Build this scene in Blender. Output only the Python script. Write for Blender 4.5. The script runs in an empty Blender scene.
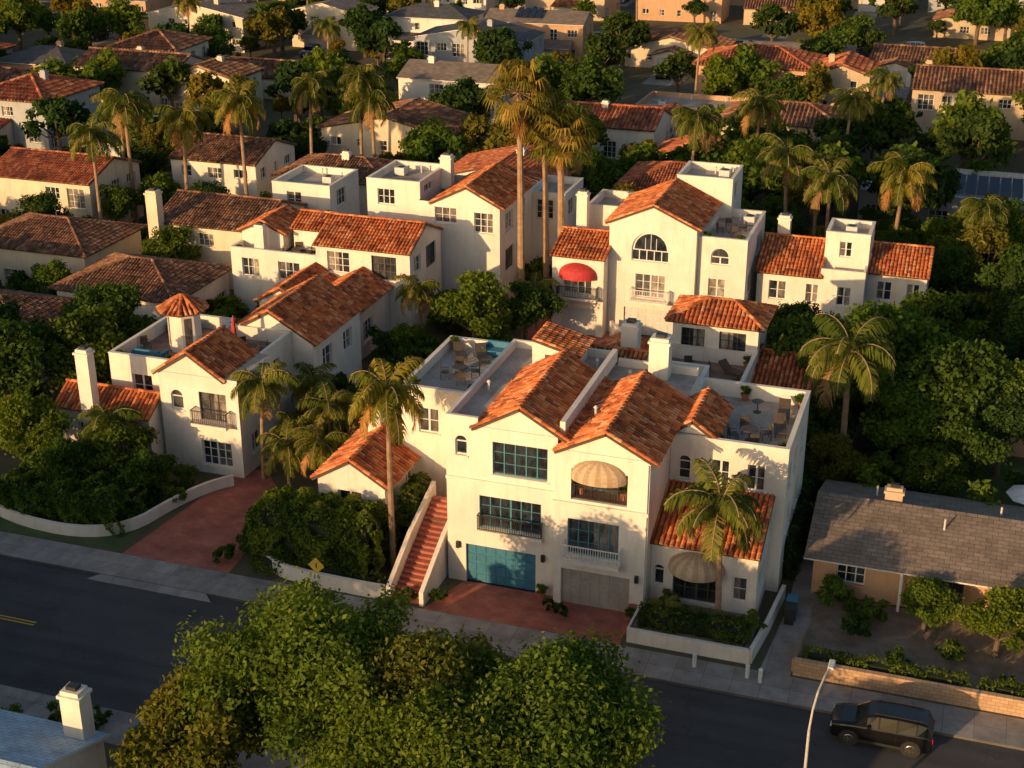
import bpy, math, random
import numpy as np
from mathutils import Vector, Matrix
random.seed(7); rng=np.random.default_rng(7)
SC=bpy.context.scene; COL=SC.collection
R=random.random
U=random.uniform

# ------------------------------------------------------------------ materials
def newmat(name):
    m=bpy.data.materials.new(name); m.use_nodes=True
    nt=m.node_tree; b=nt.nodes["Principled BSDF"]
    return m,nt,b
def N(nt,t,**k):
    n=nt.nodes.new(t)
    for a,v in k.items(): setattr(n,a,v)
    return n
def coords(nt,kind='pos',scale=(1,1,1)):
    if kind=='pos':
        g=N(nt,'ShaderNodeNewGeometry').outputs['Position']
    else:
        g=N(nt,'ShaderNodeTexCoord').outputs[kind]
    mp=N(nt,'ShaderNodeMapping'); mp.inputs['Scale'].default_value=scale
    nt.links.new(g,mp.inputs[0]); return mp.outputs[0]
def noise(nt,co,scale,detail=3,rough=.6):
    n=N(nt,'ShaderNodeTexNoise'); n.inputs['Scale'].default_value=scale
    n.inputs['Detail'].default_value=min(detail,4); n.inputs['Roughness'].default_value=rough
    nt.links.new(co,n.inputs['Vector']); return n.outputs['Fac']
def ramp(nt,fac,stops,interp='LINEAR'):
    r=N(nt,'ShaderNodeValToRGB'); cr=r.color_ramp; cr.interpolation=interp
    while len(cr.elements)<len(stops): cr.elements.new(.5)
    for e,(p,c) in zip(cr.elements,stops):
        e.position=p; e.color=(c[0],c[1],c[2],1)
    nt.links.new(fac,r.inputs[0]); return r.outputs[0]
def mix(nt,a,b,fac,mode='MIX'):
    n=N(nt,'ShaderNodeMix',data_type='RGBA',blend_type=mode)
    for i,v in ((6,a),(7,b),(0,fac)):
        if isinstance(v,(int,float)): n.inputs[i].default_value=v
        elif isinstance(v,tuple): n.inputs[i].default_value=(v[0],v[1],v[2],1)
        else: nt.links.new(v,n.inputs[i])
    return n.outputs[2]
def bump(nt,b,fac,strength=.3,dist=.02):
    n=N(nt,'ShaderNodeBump'); n.inputs['Strength'].default_value=strength; n.inputs['Distance'].default_value=dist
    nt.links.new(fac,n.inputs['Height']); nt.links.new(n.outputs[0],b.inputs['Normal'])
def nmat(name,c1,c2,scale=1.0,rough=.85,fine=8.0,bstr=.2,c3=None,metal=0):
    m,nt,b=newmat(name); co=coords(nt)
    n1=noise(nt,co,scale); n2=noise(nt,co,fine,2)
    st=[(.35,c1),(.65,c2)]
    if c3: st=[(.3,c1),(.5,c2),(.7,c3)]
    c=ramp(nt,n1,st)
    c=mix(nt,c,ramp(nt,n2,[(.3,(.75,.75,.75)),(.7,(1.1,1.1,1.1))]),.6,'MULTIPLY')
    nt.links.new(c,b.inputs['Base Color']); b.inputs['Roughness'].default_value=rough
    b.inputs['Metallic'].default_value=metal
    if bstr: bump(nt,b,n2,bstr)
    return m
def stucco(name,c):
    m,nt,b=newmat(name); co=coords(nt)
    big=noise(nt,co,.35,4); st=noise(nt,coords(nt,'pos',(2,2,.3)),1.0,3); fine=noise(nt,co,11,2)
    d=tuple(x*.84 for x in c)
    col=ramp(nt,big,[(.3,d),(.6,c)])
    col=mix(nt,col,ramp(nt,st,[(.32,(.76,.71,.65)),(.5,(1,1,1))]),.38,'MULTIPLY')
    col=mix(nt,col,ramp(nt,fine,[(.3,(.9,.9,.9)),(.7,(1.04,1.04,1.04))]),.6,'MULTIPLY')
    nt.links.new(col,b.inputs['Base Color']); b.inputs['Roughness'].default_value=.9
    bump(nt,b,fine,.3,.02); return m
def tilemat(name,stops,w=.8):
    m,nt,b=newmat(name)
    uv=N(nt,'ShaderNodeUVMap').outputs[0]
    sx=N(nt,'ShaderNodeSeparateXYZ'); nt.links.new(uv,sx.inputs[0])
    col=ramp(nt,sx.outputs[0],stops)
    co=coords(nt); big=noise(nt,co,.55,4,.65); f=noise(nt,co,9,2)
    col=mix(nt,col,ramp(nt,big,[(.34,(.42,.38,.36)),(.5,(.95,.95,.95)),(.75,(1.15,1.1,1.05))]),w,'MULTIPLY')
    col=mix(nt,col,ramp(nt,f,[(.3,(.7,.68,.66)),(.65,(1.08,1.08,1.08))]),.7,'MULTIPLY')
    nt.links.new(col,b.inputs['Base Color']); b.inputs['Roughness'].default_value=.85
    return m
def leafmat(name,stops,trans=.3):
    m=bpy.data.materials.new(name); m.use_nodes=True; nt=m.node_tree
    nt.nodes.remove(nt.nodes["Principled BSDF"])
    uv=N(nt,'ShaderNodeUVMap').outputs[0]
    sx=N(nt,'ShaderNodeSeparateXYZ'); nt.links.new(uv,sx.inputs[0])
    col=ramp(nt,sx.outputs[0],stops)
    oi=N(nt,'ShaderNodeObjectInfo')
    col=mix(nt,col,ramp(nt,oi.outputs['Random'],[(0,(.8,.9,.85)),(.5,(1,1,1)),(1,(1.3,1.12,.8))]),1.0,'MULTIPLY')
    d=N(nt,'ShaderNodeBsdfDiffuse'); nt.links.new(col,d.inputs[0])
    tr=N(nt,'ShaderNodeBsdfTranslucent'); c2=mix(nt,col,(1.6,1.5,.7),1.0,'MULTIPLY'); nt.links.new(c2,tr.inputs[0])
    ms=N(nt,'ShaderNodeMixShader'); ms.inputs[0].default_value=trans
    nt.links.new(d.outputs[0],ms.inputs[1]); nt.links.new(tr.outputs[0],ms.inputs[2])
    nt.links.new(ms.outputs[0],nt.nodes['Material Output'].inputs[0])
    return m
M={}
M['white']=stucco('stucco_white',(.85,.765,.66))
M['cream']=stucco('stucco_cream',(.76,.63,.46))
M['tan']=stucco('stucco_tan',(.57,.44,.30))
M['peach']=stucco('stucco_peach',(.60,.36,.21))
M['greyw']=stucco('siding_grey',(.42,.43,.44))
M['tile']=tilemat('clay_tile_orange',[(0,(.26,.07,.028)),(.3,(.54,.14,.04)),(.7,(.70,.21,.058)),(1,(.76,.36,.17))])
M['tileb']=tilemat('clay_tile_brown',[(0,(.10,.055,.035)),(.4,(.22,.095,.05)),(.8,(.33,.15,.075)),(1,(.42,.26,.16))])
M['tiler']=tilemat('clay_tile_red',[(0,(.22,.06,.033)),(.4,(.40,.11,.05)),(.8,(.52,.16,.06)),(1,(.58,.28,.14))])
M['pan']=nmat('roof_underlay',(.14,.045,.02),(.24,.075,.033),2)
M['panb']=nmat('roof_underlay_brown',(.06,.035,.025),(.1,.055,.035),2)
def shingle(name,c1,c2):
    m,nt,b=newmat(name)
    br=N(nt,'ShaderNodeTexBrick'); nt.links.new(coords(nt,'UV'),br.inputs[0])
    br.inputs['Scale'].default_value=1; br.inputs['Brick Width'].default_value=.6; br.inputs['Row Height'].default_value=.3
    br.inputs['Mortar Size'].default_value=.02; br.inputs['Color1'].default_value=(*c1,1); br.inputs['Color2'].default_value=(*c2,1)
    br.inputs['Mortar'].default_value=(c1[0]*.6,c1[1]*.6,c1[2]*.6,1)
    n=noise(nt,coords(nt),.8,4); f=noise(nt,coords(nt),12,3)
    col=mix(nt,br.outputs[0],ramp(nt,n,[(.3,(.6,.6,.6)),(.7,(1.15,1.15,1.15))]),.8,'MULTIPLY')
    col=mix(nt,col,ramp(nt,f,[(.3,(.7,.7,.7)),(.7,(1.2,1.2,1.2))]),.7,'MULTIPLY')
    nt.links.new(col,b.inputs['Base Color']); b.inputs['Roughness'].default_value=.95
    return m
M['shg']=shingle('shingle_grey',(.19,.15,.12),(.28,.22,.18))
M['shd']=shingle('shingle_dark',(.07,.07,.075),(.11,.11,.12))
M['shb']=shingle('shingle_blue',(.34,.48,.62),(.42,.56,.68))
def deckm():
    m,nt,b=newmat('roof_deck'); co=coords(nt); a=noise(nt,co,.5,4,.7); f=noise(nt,co,6,3)
    c=ramp(nt,a,[(.3,(.26,.23,.20)),(.5,(.42,.37,.32)),(.7,(.52,.47,.41))])
    c=mix(nt,c,ramp(nt,f,[(.3,(.72,.7,.68)),(.65,(1.08,1.08,1.08))]),.8,'MULTIPLY')
    nt.links.new(c,b.inputs['Base Color']); b.inputs['Roughness'].default_value=.9; return m
M['deck']=deckm()
M['deckr']=nmat('terrace_tile',(.20,.12,.09),(.32,.20,.15),1.5)
M['trim']=nmat('trim_white',(.72,.70,.66),(.8,.78,.74),3,.6)
M['trimd']=nmat('trim_dark',(.06,.045,.035),(.09,.07,.05),3,.6)
M['teal']=nmat('painted_frame_teal',(.06,.19,.24),(.08,.23,.29),3,.5)
M['gblue']=nmat('garage_blue',(.04,.17,.26),(.05,.20,.30),1,.5,bstr=.05)
M['gbeige']=nmat('garage_beige',(.36,.32,.28),(.42,.38,.33),1,.55,bstr=.05)
M['gwhite']=nmat('garage_white',(.6,.58,.55),(.66,.64,.6),1,.55,bstr=.05)
M['awn']=tilemat('awning_canvas',[(0,(.48,.33,.19)),(.49,(.48,.33,.19)),(.51,(.58,.44,.30)),(1,(.58,.44,.30))],.25)
M['awnr']=nmat('awning_red',(.45,.03,.03),(.55,.05,.04),2,.7)
M['iron']=nmat('wrought_iron',(.02,.02,.022),(.03,.03,.03),5,.5)
M['terra']=nmat('terracotta_pot',(.35,.13,.06),(.45,.18,.09),4,.8)
def glassmat():
    m,nt,b=newmat('window_glass')
    uv=N(nt,'ShaderNodeUVMap').outputs[0]
    sx=N(nt,'ShaderNodeSeparateXYZ'); nt.links.new(uv,sx.inputs[0])
    col=ramp(nt,sx.outputs[0],[(0,(.02,.025,.03)),(.45,(.04,.05,.06)),(.65,(.13,.12,.11)),(1,(.36,.31,.25))])
    n=noise(nt,coords(nt,'pos',(1,1,.5)),2.5)
    col=mix(nt,col,ramp(nt,n,[(.35,(.4,.4,.4)),(.65,(1.4,1.4,1.4))]),1.0,'MULTIPLY')
    nt.links.new(col,b.inputs['Base Color']); b.inputs['Roughness'].default_value=.06
    b.inputs['Specular IOR Level'].default_value=.9
    return m
M['glass']=glassmat()
M['solar']=nmat('solar_panel',(.01,.015,.03),(.02,.025,.05),1,.15,bstr=0)
def asphalt():
    m,nt,b=newmat('asphalt'); co=coords(nt)
    a=noise(nt,co,.22,4,.65); f=noise(nt,co,25,3); s=noise(nt,coords(nt,'pos',(.08,1.2,1)),.8,3)
    c=ramp(nt,a,[(.3,(.047,.045,.046)),(.7,(.078,.075,.074))])
    c=mix(nt,c,ramp(nt,f,[(.3,(.7,.7,.7)),(.7,(1.25,1.25,1.25))]),.8,'MULTIPLY')
    c=mix(nt,c,ramp(nt,s,[(.35,(.72,.72,.72)),(.6,(1.1,1.1,1.1))]),.7,'MULTIPLY')
    v=N(nt,'ShaderNodeTexVoronoi',feature='DISTANCE_TO_EDGE'); v.inputs['Scale'].default_value=.16
    nv=N(nt,'ShaderNodeTexNoise'); nv.inputs['Scale'].default_value=.6; nt.links.new(co,nv.inputs['Vector'])
    ad=N(nt,'ShaderNodeVectorMath',operation='MULTIPLY_ADD'); nt.links.new(nv.outputs['Color'],ad.inputs[0]); ad.inputs[1].default_value=(3,3,3); nt.links.new(co,ad.inputs[2]); nt.links.new(ad.outputs[0],v.inputs['Vector'])
    c=mix(nt,c,ramp(nt,v.outputs['Distance'],[(0,(.5,.5,.5)),(.008,(1,1,1))]),.6,'MULTIPLY')
    nt.links.new(c,b.inputs['Base Color']); b.inputs['Roughness'].default_value=.88; return m
M['asphalt']=asphalt()
def concrete():
    m,nt,b=newmat('concrete_walk')
    br=N(nt,'ShaderNodeTexBrick',offset=0.0); nt.links.new(coords(nt),br.inputs[0])
    br.inputs['Scale'].default_value=1; br.inputs['Brick Width'].default_value=1.5; br.inputs['Row Height'].default_value=1.2
    br.inputs['Mortar Size'].default_value=.012
    br.inputs['Color1'].default_value=(.29,.26,.235,1); br.inputs['Color2'].default_value=(.36,.325,.29,1); br.inputs['Mortar'].default_value=(.14,.125,.11,1)
    n=noise(nt,coords(nt),.9,4); f=noise(nt,coords(nt),12,3)
    c=mix(nt,br.outputs[0],ramp(nt,n,[(.3,(.62,.6,.58)),(.65,(1.1,1.1,1.1))]),.9,'MULTIPLY')
    c=mix(nt,c,ramp(nt,f,[(.3,(.8,.8,.8)),(.7,(1.1,1.1,1.1))]),.7,'MULTIPLY')
    nt.links.new(c,b.inputs['Base Color']); b.inputs['Roughness'].default_value=.9
    return m
M['conc']=concrete()
def redpave():
    m,nt,b=newmat('red_paving')
    br=N(nt,'ShaderNodeTexBrick'); nt.links.new(coords(nt),br.inputs[0])
    br.inputs['Scale'].default_value=1; br.inputs['Brick Width'].default_value=.6; br.inputs['Row Height'].default_value=.3
    br.inputs['Mortar Size'].default_value=.012
    br.inputs['Color1'].default_value=(.38,.11,.075,1); br.inputs['Color2'].default_value=(.45,.15,.10,1); br.inputs['Mortar'].default_value=(.25,.1,.07,1)
    n=noise(nt,coords(nt),.7,4)
    c=mix(nt,br.outputs[0],ramp(nt,n,[(.3,(.6,.6,.6)),(.65,(1.1,1.1,1.1))]),.9,'MULTIPLY')
    nt.links.new(c,b.inputs['Base Color']); b.inputs['Roughness'].default_value=.85
    return m
M['red']=redpave()
def brick():
    m,nt,b=newmat('tan_block_wall')
    br=N(nt,'ShaderNodeTexBrick')
    g=N(nt,'ShaderNodeNewGeometry'); s=N(nt,'ShaderNodeSeparateXYZ'); nt.links.new(g.outputs['Position'],s.inputs[0])
    cx=N(nt,'ShaderNodeCombineXYZ'); nt.links.new(s.outputs[0],cx.inputs[0]); nt.links.new(s.outputs[2],cx.inputs[1]); nt.links.new(cx.outputs[0],br.inputs[0])
    br.inputs['Scale'].default_value=1; br.inputs['Brick Width'].default_value=.4; br.inputs['Row Height'].default_value=.2
    br.inputs['Mortar Size'].default_value=.012
    br.inputs['Color1'].default_value=(.44,.27,.15,1); br.inputs['Color2'].default_value=(.55,.36,.21,1); br.inputs['Mortar'].default_value=(.24,.16,.11,1)
    nt.links.new(br.outputs[0],b.inputs['Base Color']); b.inputs['Roughness'].default_value=.9
    return m
M['brickwall']=brick()
M['ground']=nmat('ground_soil_grass',(.05,.06,.024),(.11,.088,.05),.25,.95,5,0,c3=(.065,.085,.028))
M['grass']=nmat('lawn',(.05,.09,.025),(.075,.12,.035),.6,.95,20,.5)
M['gravel']=nmat('gravel_bed',(.17,.13,.095),(.29,.22,.165),1,.95,25,.8)
M['bark']=nmat('bark',(.09,.06,.04),(.17,.12,.08),2,.95,10,0)
M['palmbark']=nmat('palm_bark',(.26,.16,.09),(.38,.25,.16),2,.95,9,0)
M['painty']=nmat('road_paint_yellow',(.6,.38,.03),(.72,.47,.05),3)
M['redcurb']=nmat('kerb_red_paint',(.4,.06,.04),(.5,.09,.06),3)
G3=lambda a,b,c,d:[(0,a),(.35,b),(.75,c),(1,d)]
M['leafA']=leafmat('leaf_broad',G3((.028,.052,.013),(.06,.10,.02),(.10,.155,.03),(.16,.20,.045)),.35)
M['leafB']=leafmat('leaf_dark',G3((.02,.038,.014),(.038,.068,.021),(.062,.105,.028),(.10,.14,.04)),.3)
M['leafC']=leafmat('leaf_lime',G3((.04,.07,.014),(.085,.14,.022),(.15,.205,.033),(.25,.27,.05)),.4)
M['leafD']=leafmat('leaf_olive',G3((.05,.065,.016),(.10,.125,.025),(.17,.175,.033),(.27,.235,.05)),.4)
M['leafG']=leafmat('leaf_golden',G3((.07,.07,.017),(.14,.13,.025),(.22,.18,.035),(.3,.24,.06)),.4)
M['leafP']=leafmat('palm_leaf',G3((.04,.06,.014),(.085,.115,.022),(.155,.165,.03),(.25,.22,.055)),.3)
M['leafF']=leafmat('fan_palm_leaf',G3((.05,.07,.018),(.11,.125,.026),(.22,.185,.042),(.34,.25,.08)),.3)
M['dead']=leafmat('dead_frond',G3((.16,.09,.04),(.26,.15,.06),(.36,.21,.09),(.44,.28,.13)),.15)
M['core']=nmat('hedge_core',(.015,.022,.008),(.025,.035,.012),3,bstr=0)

# ------------------------------------------------------------------ mesh builder
class MB:
    def __init__(s): s.v=[];s.f=[];s.uv=[];s.sm=False
    def face(s,pts,uv=None):
        n=len(s.v); s.v.extend([tuple(p) for p in pts]); s.f.append(tuple(range(n,n+len(pts))))
        if uv is None: r=(R(),R()); uv=[r]*len(pts)
        elif isinstance(uv,tuple): uv=[uv]*len(pts)
        s.uv.extend(uv)
    def hexa(s,c,uv=None,skip=()):
        F=[(0,1,2,3),(4,7,6,5),(0,4,5,1),(1,5,6,2),(2,6,7,3),(3,7,4,0)]
        if uv is None: uv=(R(),R())
        for i,f in enumerate(F):
            if i in skip: continue
            s.face([c[k] for k in f],uv)
    def box(s,x0,x1,y0,y1,z0,z1,uv=None):
        s.hexa([(x0,y0,z0),(x0,y1,z0),(x1,y1,z0),(x1,y0,z0),(x0,y0,z1),(x0,y1,z1),(x1,y1,z1),(x1,y0,z1)],uv)
    def tube(s,p,q,r0,r1,n=8,cap=True,uv=None):
        p=Vector(p);q=Vector(q);d=(q-p).normalized()
        a=d.orthogonal().normalized(); b=d.cross(a)
        if uv is None: uv=(R(),R())
        A=[p+(a*math.cos(t)+b*math.sin(t))*r0 for t in [2*math.pi*i/n for i in range(n)]]
        B=[q+(a*math.cos(t)+b*math.sin(t))*r1 for t in [2*math.pi*i/n for i in range(n)]]
        for i in range(n):
            j=(i+1)%n; s.face([A[i],A[j],B[j],B[i]],uv)
        if cap: s.face(B,uv); s.face(A[::-1],uv)
    def mesh(s,name,mats,mi=None):
        me=bpy.data.meshes.new(name); me.from_pydata(s.v,[],s.f)
        for m in mats: me.materials.append(m)
        l=me.uv_layers.new(name='UVMap'); l.data.foreach_set('uv',np.array(s.uv,dtype=np.float32).ravel())
        if s.sm: me.polygons.foreach_set('use_smooth',[True]*len(s.f))
        me.update(); return me
def obj(name,me,loc=(0,0,0),parent=None,rot=0,scale=1):
    o=bpy.data.objects.new(name,me); COL.objects.link(o); o.location=loc; o.rotation_euler[2]=rot
    o.scale=(scale,)*3 if isinstance(scale,(int,float)) else scale
    if parent: o.parent=parent
    return o
def empty(name,loc=(0,0,0)):
    o=bpy.data.objects.new(name,None); COL.objects.link(o); o.location=loc; o.empty_display_size=.2; return o

FOOT=[]
def free(x,y,m=0.0):
    for a,b,c,d in FOOT:
        if a-m<x<b+m and c-m<y<d+m: return False
    return True

class House:
    def __init__(s,name,x,y,wall='white',tile='tile',ts=(.3,.42)):
        s.e=empty(name,(x,y,0)); s.o=(x,y); s.p={}; s.wall=wall; s.tile=tile; s.ts=ts
    def b(s,part,mat):
        k=(part,mat)
        if k not in s.p: s.p[k]=MB()
        return s.p[k]
    def done(s):
        for (part,mat),mb in s.p.items():
            mb.v=[(a-s.o[0],b-s.o[1],c) for a,b,c in mb.v]
            obj(part,mb.mesh(part,[M[mat]]),(0,0,0),s.e)
    def P(s,face,x0,x1,y0,y1):
        if face=='F': return lambda a,z,o:(a,y0-o,z)
        if face=='B': return lambda a,z,o:(a,y1+o,z)
        if face=='R': return lambda a,z,o:(x1+o,a,z)
        return lambda a,z,o:(x0-o,a,z)
    def fbox(s,mb,P,s0,s1,z0,z1,o0,o1):
        mb.hexa([P(s0,z0,o0),P(s0,z0,o1),P(s1,z0,o1),P(s1,z0,o0),P(s0,z1,o0),P(s0,z1,o1),P(s1,z1,o1),P(s1,z1,o0)])
    def window(s,P,s0,s1,z0,z1,kind,d):
        arch='a' in kind[1:]; w=s1-s0
        fm={'w':'trim','t':'teal','d':'trimd'}.get(kind[0],'trim')
        if kind[0]=='g':
            gm={'b':'gblue','e':'gbeige','w':'gwhite'}[kind[1]]
            mb=s.b('garage_door',gm)
            mb.face([P(s0,z0,-d),P(s1,z0,-d),P(s1,z1,-d),P(s0,z1,-d)])
            nr=4; nc=max(2,round(w/.6))
            for i in range(nr):
                za=z0+(z1-z0)*i/nr+.03; zb=z0+(z1-z0)*(i+1)/nr-.015
                for j in range(nc):
                    sa=s0+w*j/nc+.05; sb=s0+w*(j+1)/nc-.05
                    s.fbox(mb,P,sa,sb,za+.04,zb-.05,-d+.004,-d+.03)
            return
        if kind[0]=='L':
            D=1.5
            mb=s.b('loggia',s.wall)
            mb.face([P(s0,z0,-d),P(s0,z1,-d),P(s0,z1,-D),P(s0,z0,-D)]); mb.face([P(s1,z0,-d),P(s1,z1,-d),P(s1,z1,-D),P(s1,z0,-D)])
            mb.face([P(s0,z1,-d),P(s1,z1,-d),P(s1,z1,-D),P(s0,z1,-D)])
            s.b('loggia_floor','deckr').face([P(s0,z0,-d),P(s1,z0,-d),P(s1,z0,-D),P(s0,z0,-D)])
            Q=lambda a,z,o:P(a,z,o-D)
            s.window(Q,s0,s1,z0,z1,'t',0.0); return
        g=s.b('window_glass','glass'); fr=s.b('window_frame',fm)
        if arch:
            r=w/2; zc=z1-r; cx=(s0+s1)/2; n=10
            arc=[(cx+r*math.cos(math.pi*i/n),zc+r*math.sin(math.pi*i/n)) for i in range(n+1)]
            g.face([P(s0,z0,-d),P(s1,z0,-d)]+[P(a,z,-d) for a,z in arc])
            wl=s.b('walls',s.wall)
            for i in range(n):
                a,b=arc[i],arc[i+1]
                wl.face([P(a[0],a[1],0),P(a[0],z1,0),P(b[0],z1,0),P(b[0],b[1],0)])
                wl.face([P(a[0],a[1],0),P(b[0],b[1],0),P(b[0],b[1],-d),P(a[0],a[1],-d)])
                ai=(cx+(a[0]-cx)*.88,zc+(a[1]-zc)*.88); bi=(cx+(b[0]-cx)*.88,zc+(b[1]-zc)*.88)
                fr.face([P(a[0],a[1],-d+.05),P(b[0],b[1],-d+.05),P(bi[0],bi[1],-d+.05),P(ai[0],ai[1],-d+.05)])
            if w>1.5:
                for t in (.3,.5,.7):
                    a=math.pi*t; s.fbox(fr,P,cx+math.cos(a)*r*.5-.02,cx+math.cos(a)*r*.5+.02,zc,zc+math.sin(a)*r*.9*(1 if t==.5 else .86),-d+.004,-d+.04)
            zt=zc
        else:
            g.face([P(s0,z0,-d),P((s0+s1)/2,z0,-d),P((s0+s1)/2,z1,-d),P(s0,z1,-d)])
            g.face([P((s0+s1)/2,z0,-d),P(s1,z0,-d),P(s1,z1,-d),P((s0+s1)/2,z1,-d)])
            zt=z1
        t=.07; o0=-d+.004;o1=-d+.06
        s.fbox(fr,P,s0,s0+t,z0+t,zt-t,o0,o1); s.fbox(fr,P,s1-t,s1,z0+t,zt-t,o0,o1)
        s.fbox(fr,P,s0,s1,z0,z0+t,o0,o1); s.fbox(fr,P,s0,s1,zt-t,zt,o0,o1)
        nx=max(1,round(w/.62)); h=zt-z0; nz=max(1,round(h/.7))
        for i in range(1,nx):
            c=s0+w*i/nx; tt=.035 if i*2!=nx else .06
            s.fbox(fr,P,c-tt,c+tt,z0+t,zt-t,o0,o1-.01)
        for i in range(1,nz):
            c=z0+h*i/nz
            s.fbox(fr,P,s0+t,s1-t,c-.018,c+.018,o0,o1-.025)
    def wallface(s,P,s0,s1,z0,z1,ops,d=.2):
        wl=s.b('walls',s.wall)
        xs=sorted({s0,s1}|{o[0] for o in ops}|{o[1] for o in ops}); zs=sorted({z0,z1}|{o[2] for o in ops}|{o[3] for o in ops})
        for i in range(len(xs)-1):
            for j in range(len(zs)-1):
                a,b,c,e=xs[i],xs[i+1],zs[j],zs[j+1]; mx=(a+b)/2; mz=(c+e)/2
                if any(o[0]<mx<o[1] and o[2]<mz<o[3] for o in ops): continue
                wl.face([P(a,c,0),P(b,c,0),P(b,e,0),P(a,e,0)],(.5,.5))
        for o in ops:
            a,b,c,e,k=o
            ar='a' in k[1:]
            zt=e-(b-a)/2 if ar else e
            wl.face([P(a,c,0),P(a,zt,0),P(a,zt,-d),P(a,c,-d)],(.5,.5)); wl.face([P(b,c,0),P(b,zt,0),P(b,zt,-d),P(b,c,-d)],(.5,.5))
            wl.face([P(a,c,0),P(b,c,0),P(b,c,-d),P(a,c,-d)],(.5,.5))
            if not ar: wl.face([P(a,e,0),P(b,e,0),P(b,e,-d),P(a,e,-d)],(.5,.5))
            s.window(P,a,b,c,e,k,d)
            if k[0] in 'wtd' and c>z0+.3: s.fbox(s.b('sills',s.wall),P,a-.08,b+.08,c-.1,c-.003,0,.08)
    def block(s,x0,x1,y0,y1,z0,z1,ops={},top='flat',ph=.6,deck='deck',foot=True,vents=True):
        if foot: FOOT.append((x0,x1,y0,y1))
        zt=z1
        for f in 'FBRL':
            P=s.P(f,x0,x1,y0,y1); a,b=(x0,x1) if f in 'FB' else (y0,y1)
            s.wallface(P,a,b,z0,zt,ops.get(f,[]))
        if top=='flat':
            zd=z1-ph; t=.22
            s.b('roof_deck',deck).face([(x0+t,y0+t,zd),(x1-t,y0+t,zd),(x1-t,y1-t,zd),(x0+t,y1-t,zd)])
            w=s.b('walls',s.wall)
            for (a,b,c,e) in ((x0+t,y0+t,x1-t,y0+t),(x1-t,y0+t,x1-t,y1-t),(x1-t,y1-t,x0+t,y1-t),(x0+t,y1-t,x0+t,y0+t)):
                w.face([(a,b,zd),(c,e,zd),(c,e,z1),(a,b,z1)],(.5,.5))
            c=s.b('parapet_coping',s.wall); q=.03
            c.box(x0-q,x1+q,y0-q,y0+t+q,z1,z1+.06); c.box(x0-q,x1+q,y1-t-q,y1+q,z1,z1+.06)
            c.box(x0-q,x0+t+q,y0+t+q,y1-t-q,z1,z1+.06); c.box(x1-t-q,x1+q,y0+t+q,y1-t-q,z1,z1+.06)
            if vents and deck=='deck' and (x1-x0)>3.5 and (y1-y0)>3.5:
                v=s.b('roof_vents','gwhite')
                for i in range(2):
                    vx=U(x0+.8,x1-.8); vy=U(y1-1.6,y1-.7); v.tube((vx,vy,zd),(vx,vy,zd+.55),.07,.07,8); v.tube((vx,vy,zd+.55),(vx,vy,zd+.68),.14,.05,8)
                vx=U(x0+1,x1-1.4); vy=U(y0+1,y1-1.4); v.box(vx,vx+.9,vy,vy+.9,zd+.08,zd+.75); s.b('roof_vent_grille','iron').tube((vx+.45,vy+.45,zd+.75),(vx+.45,vy+.45,zd+.79),.32,.32,12)
        elif top=='cap':
            s.b('roof_deck','deck').face([(x0,y0,z1),(x1,y0,z1),(x1,y1,z1),(x0,y1,z1)],(.5,.5))
    def slope(s,a,b,c,d):
        a,b,c,d=map(Vector,(a,b,c,d)); u=(b-a); W=u.length; u.normalize()
        n=u.cross(((d+c)/2-(a+b)/2)).normalized(); v=n.cross(u)
        if n.z<0: n=-n
        V=(d-a).dot(v); ud=(d-a).dot(u); uc=(c-a).dot(u)
        tm=s.tile; sh=tm.startswith('sh')
        um=tm if sh else ('panb' if tm=='tileb' else 'pan')
        mb=s.b('roof_base',um); th=.12
        pts=[a,b,c] if (c-d).length<.01 else [a,b,c,d]
        def pl(p): q=p-a; return (q.dot(u),q.dot(v))
        mb.face(pts,[pl(p) for p in pts])
        low=[p-n*th for p in pts]; mb.face(low[::-1],[pl(p) for p in pts][::-1])
        eb=s.b('eaves','trimd' if not sh else 'trim')
        for i in range(len(pts)):
            j=(i+1)%len(pts); eb.face([pts[i],pts[j],low[j],low[i]])
        if sh: return
        tb=s.b('roof_tiles',tm); sp,L=s.ts; r=sp*.42
        nu=max(1,int(round(W/sp))); sp=W/nu
        far=s.ts[0]>.35
        for i in range(nu):
            uu=sp*(i+.5)
            vm=V
            if uu<ud: vm=V*uu/ud
            if uu>uc and W-uc>1e-3: vm=min(vm,V*(W-uu)/(W-uc))
            v0=-.06+U(-.03,.03)
            while v0<vm-.05:
                v1=min(v0+L*1.08,vm)
                ju=U(-.018,.018); h0=.05+U(0,.02); h1=.015
                A=a+u*(uu+ju)+v*v0; B=a+u*(uu+ju*.4)+v*v1
                prof=((-r,0),(0,r),(r,0)) if far else ((-r,0),(-.62*r,.72*r),(0,r),(.62*r,.72*r),(r,0))
                lo=[A+u*x+n*(y+h0*.6) for x,y in prof]; hi=[B+u*(x*.85)+n*(y*.85+h1) for x,y in prof]
                q=(R(),R())
                for t in range(len(prof)-1): tb.face([lo[t],lo[t+1],hi[t+1],hi[t]],q)
                tb.face(lo[::-1],q)
                v0+=L
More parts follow.
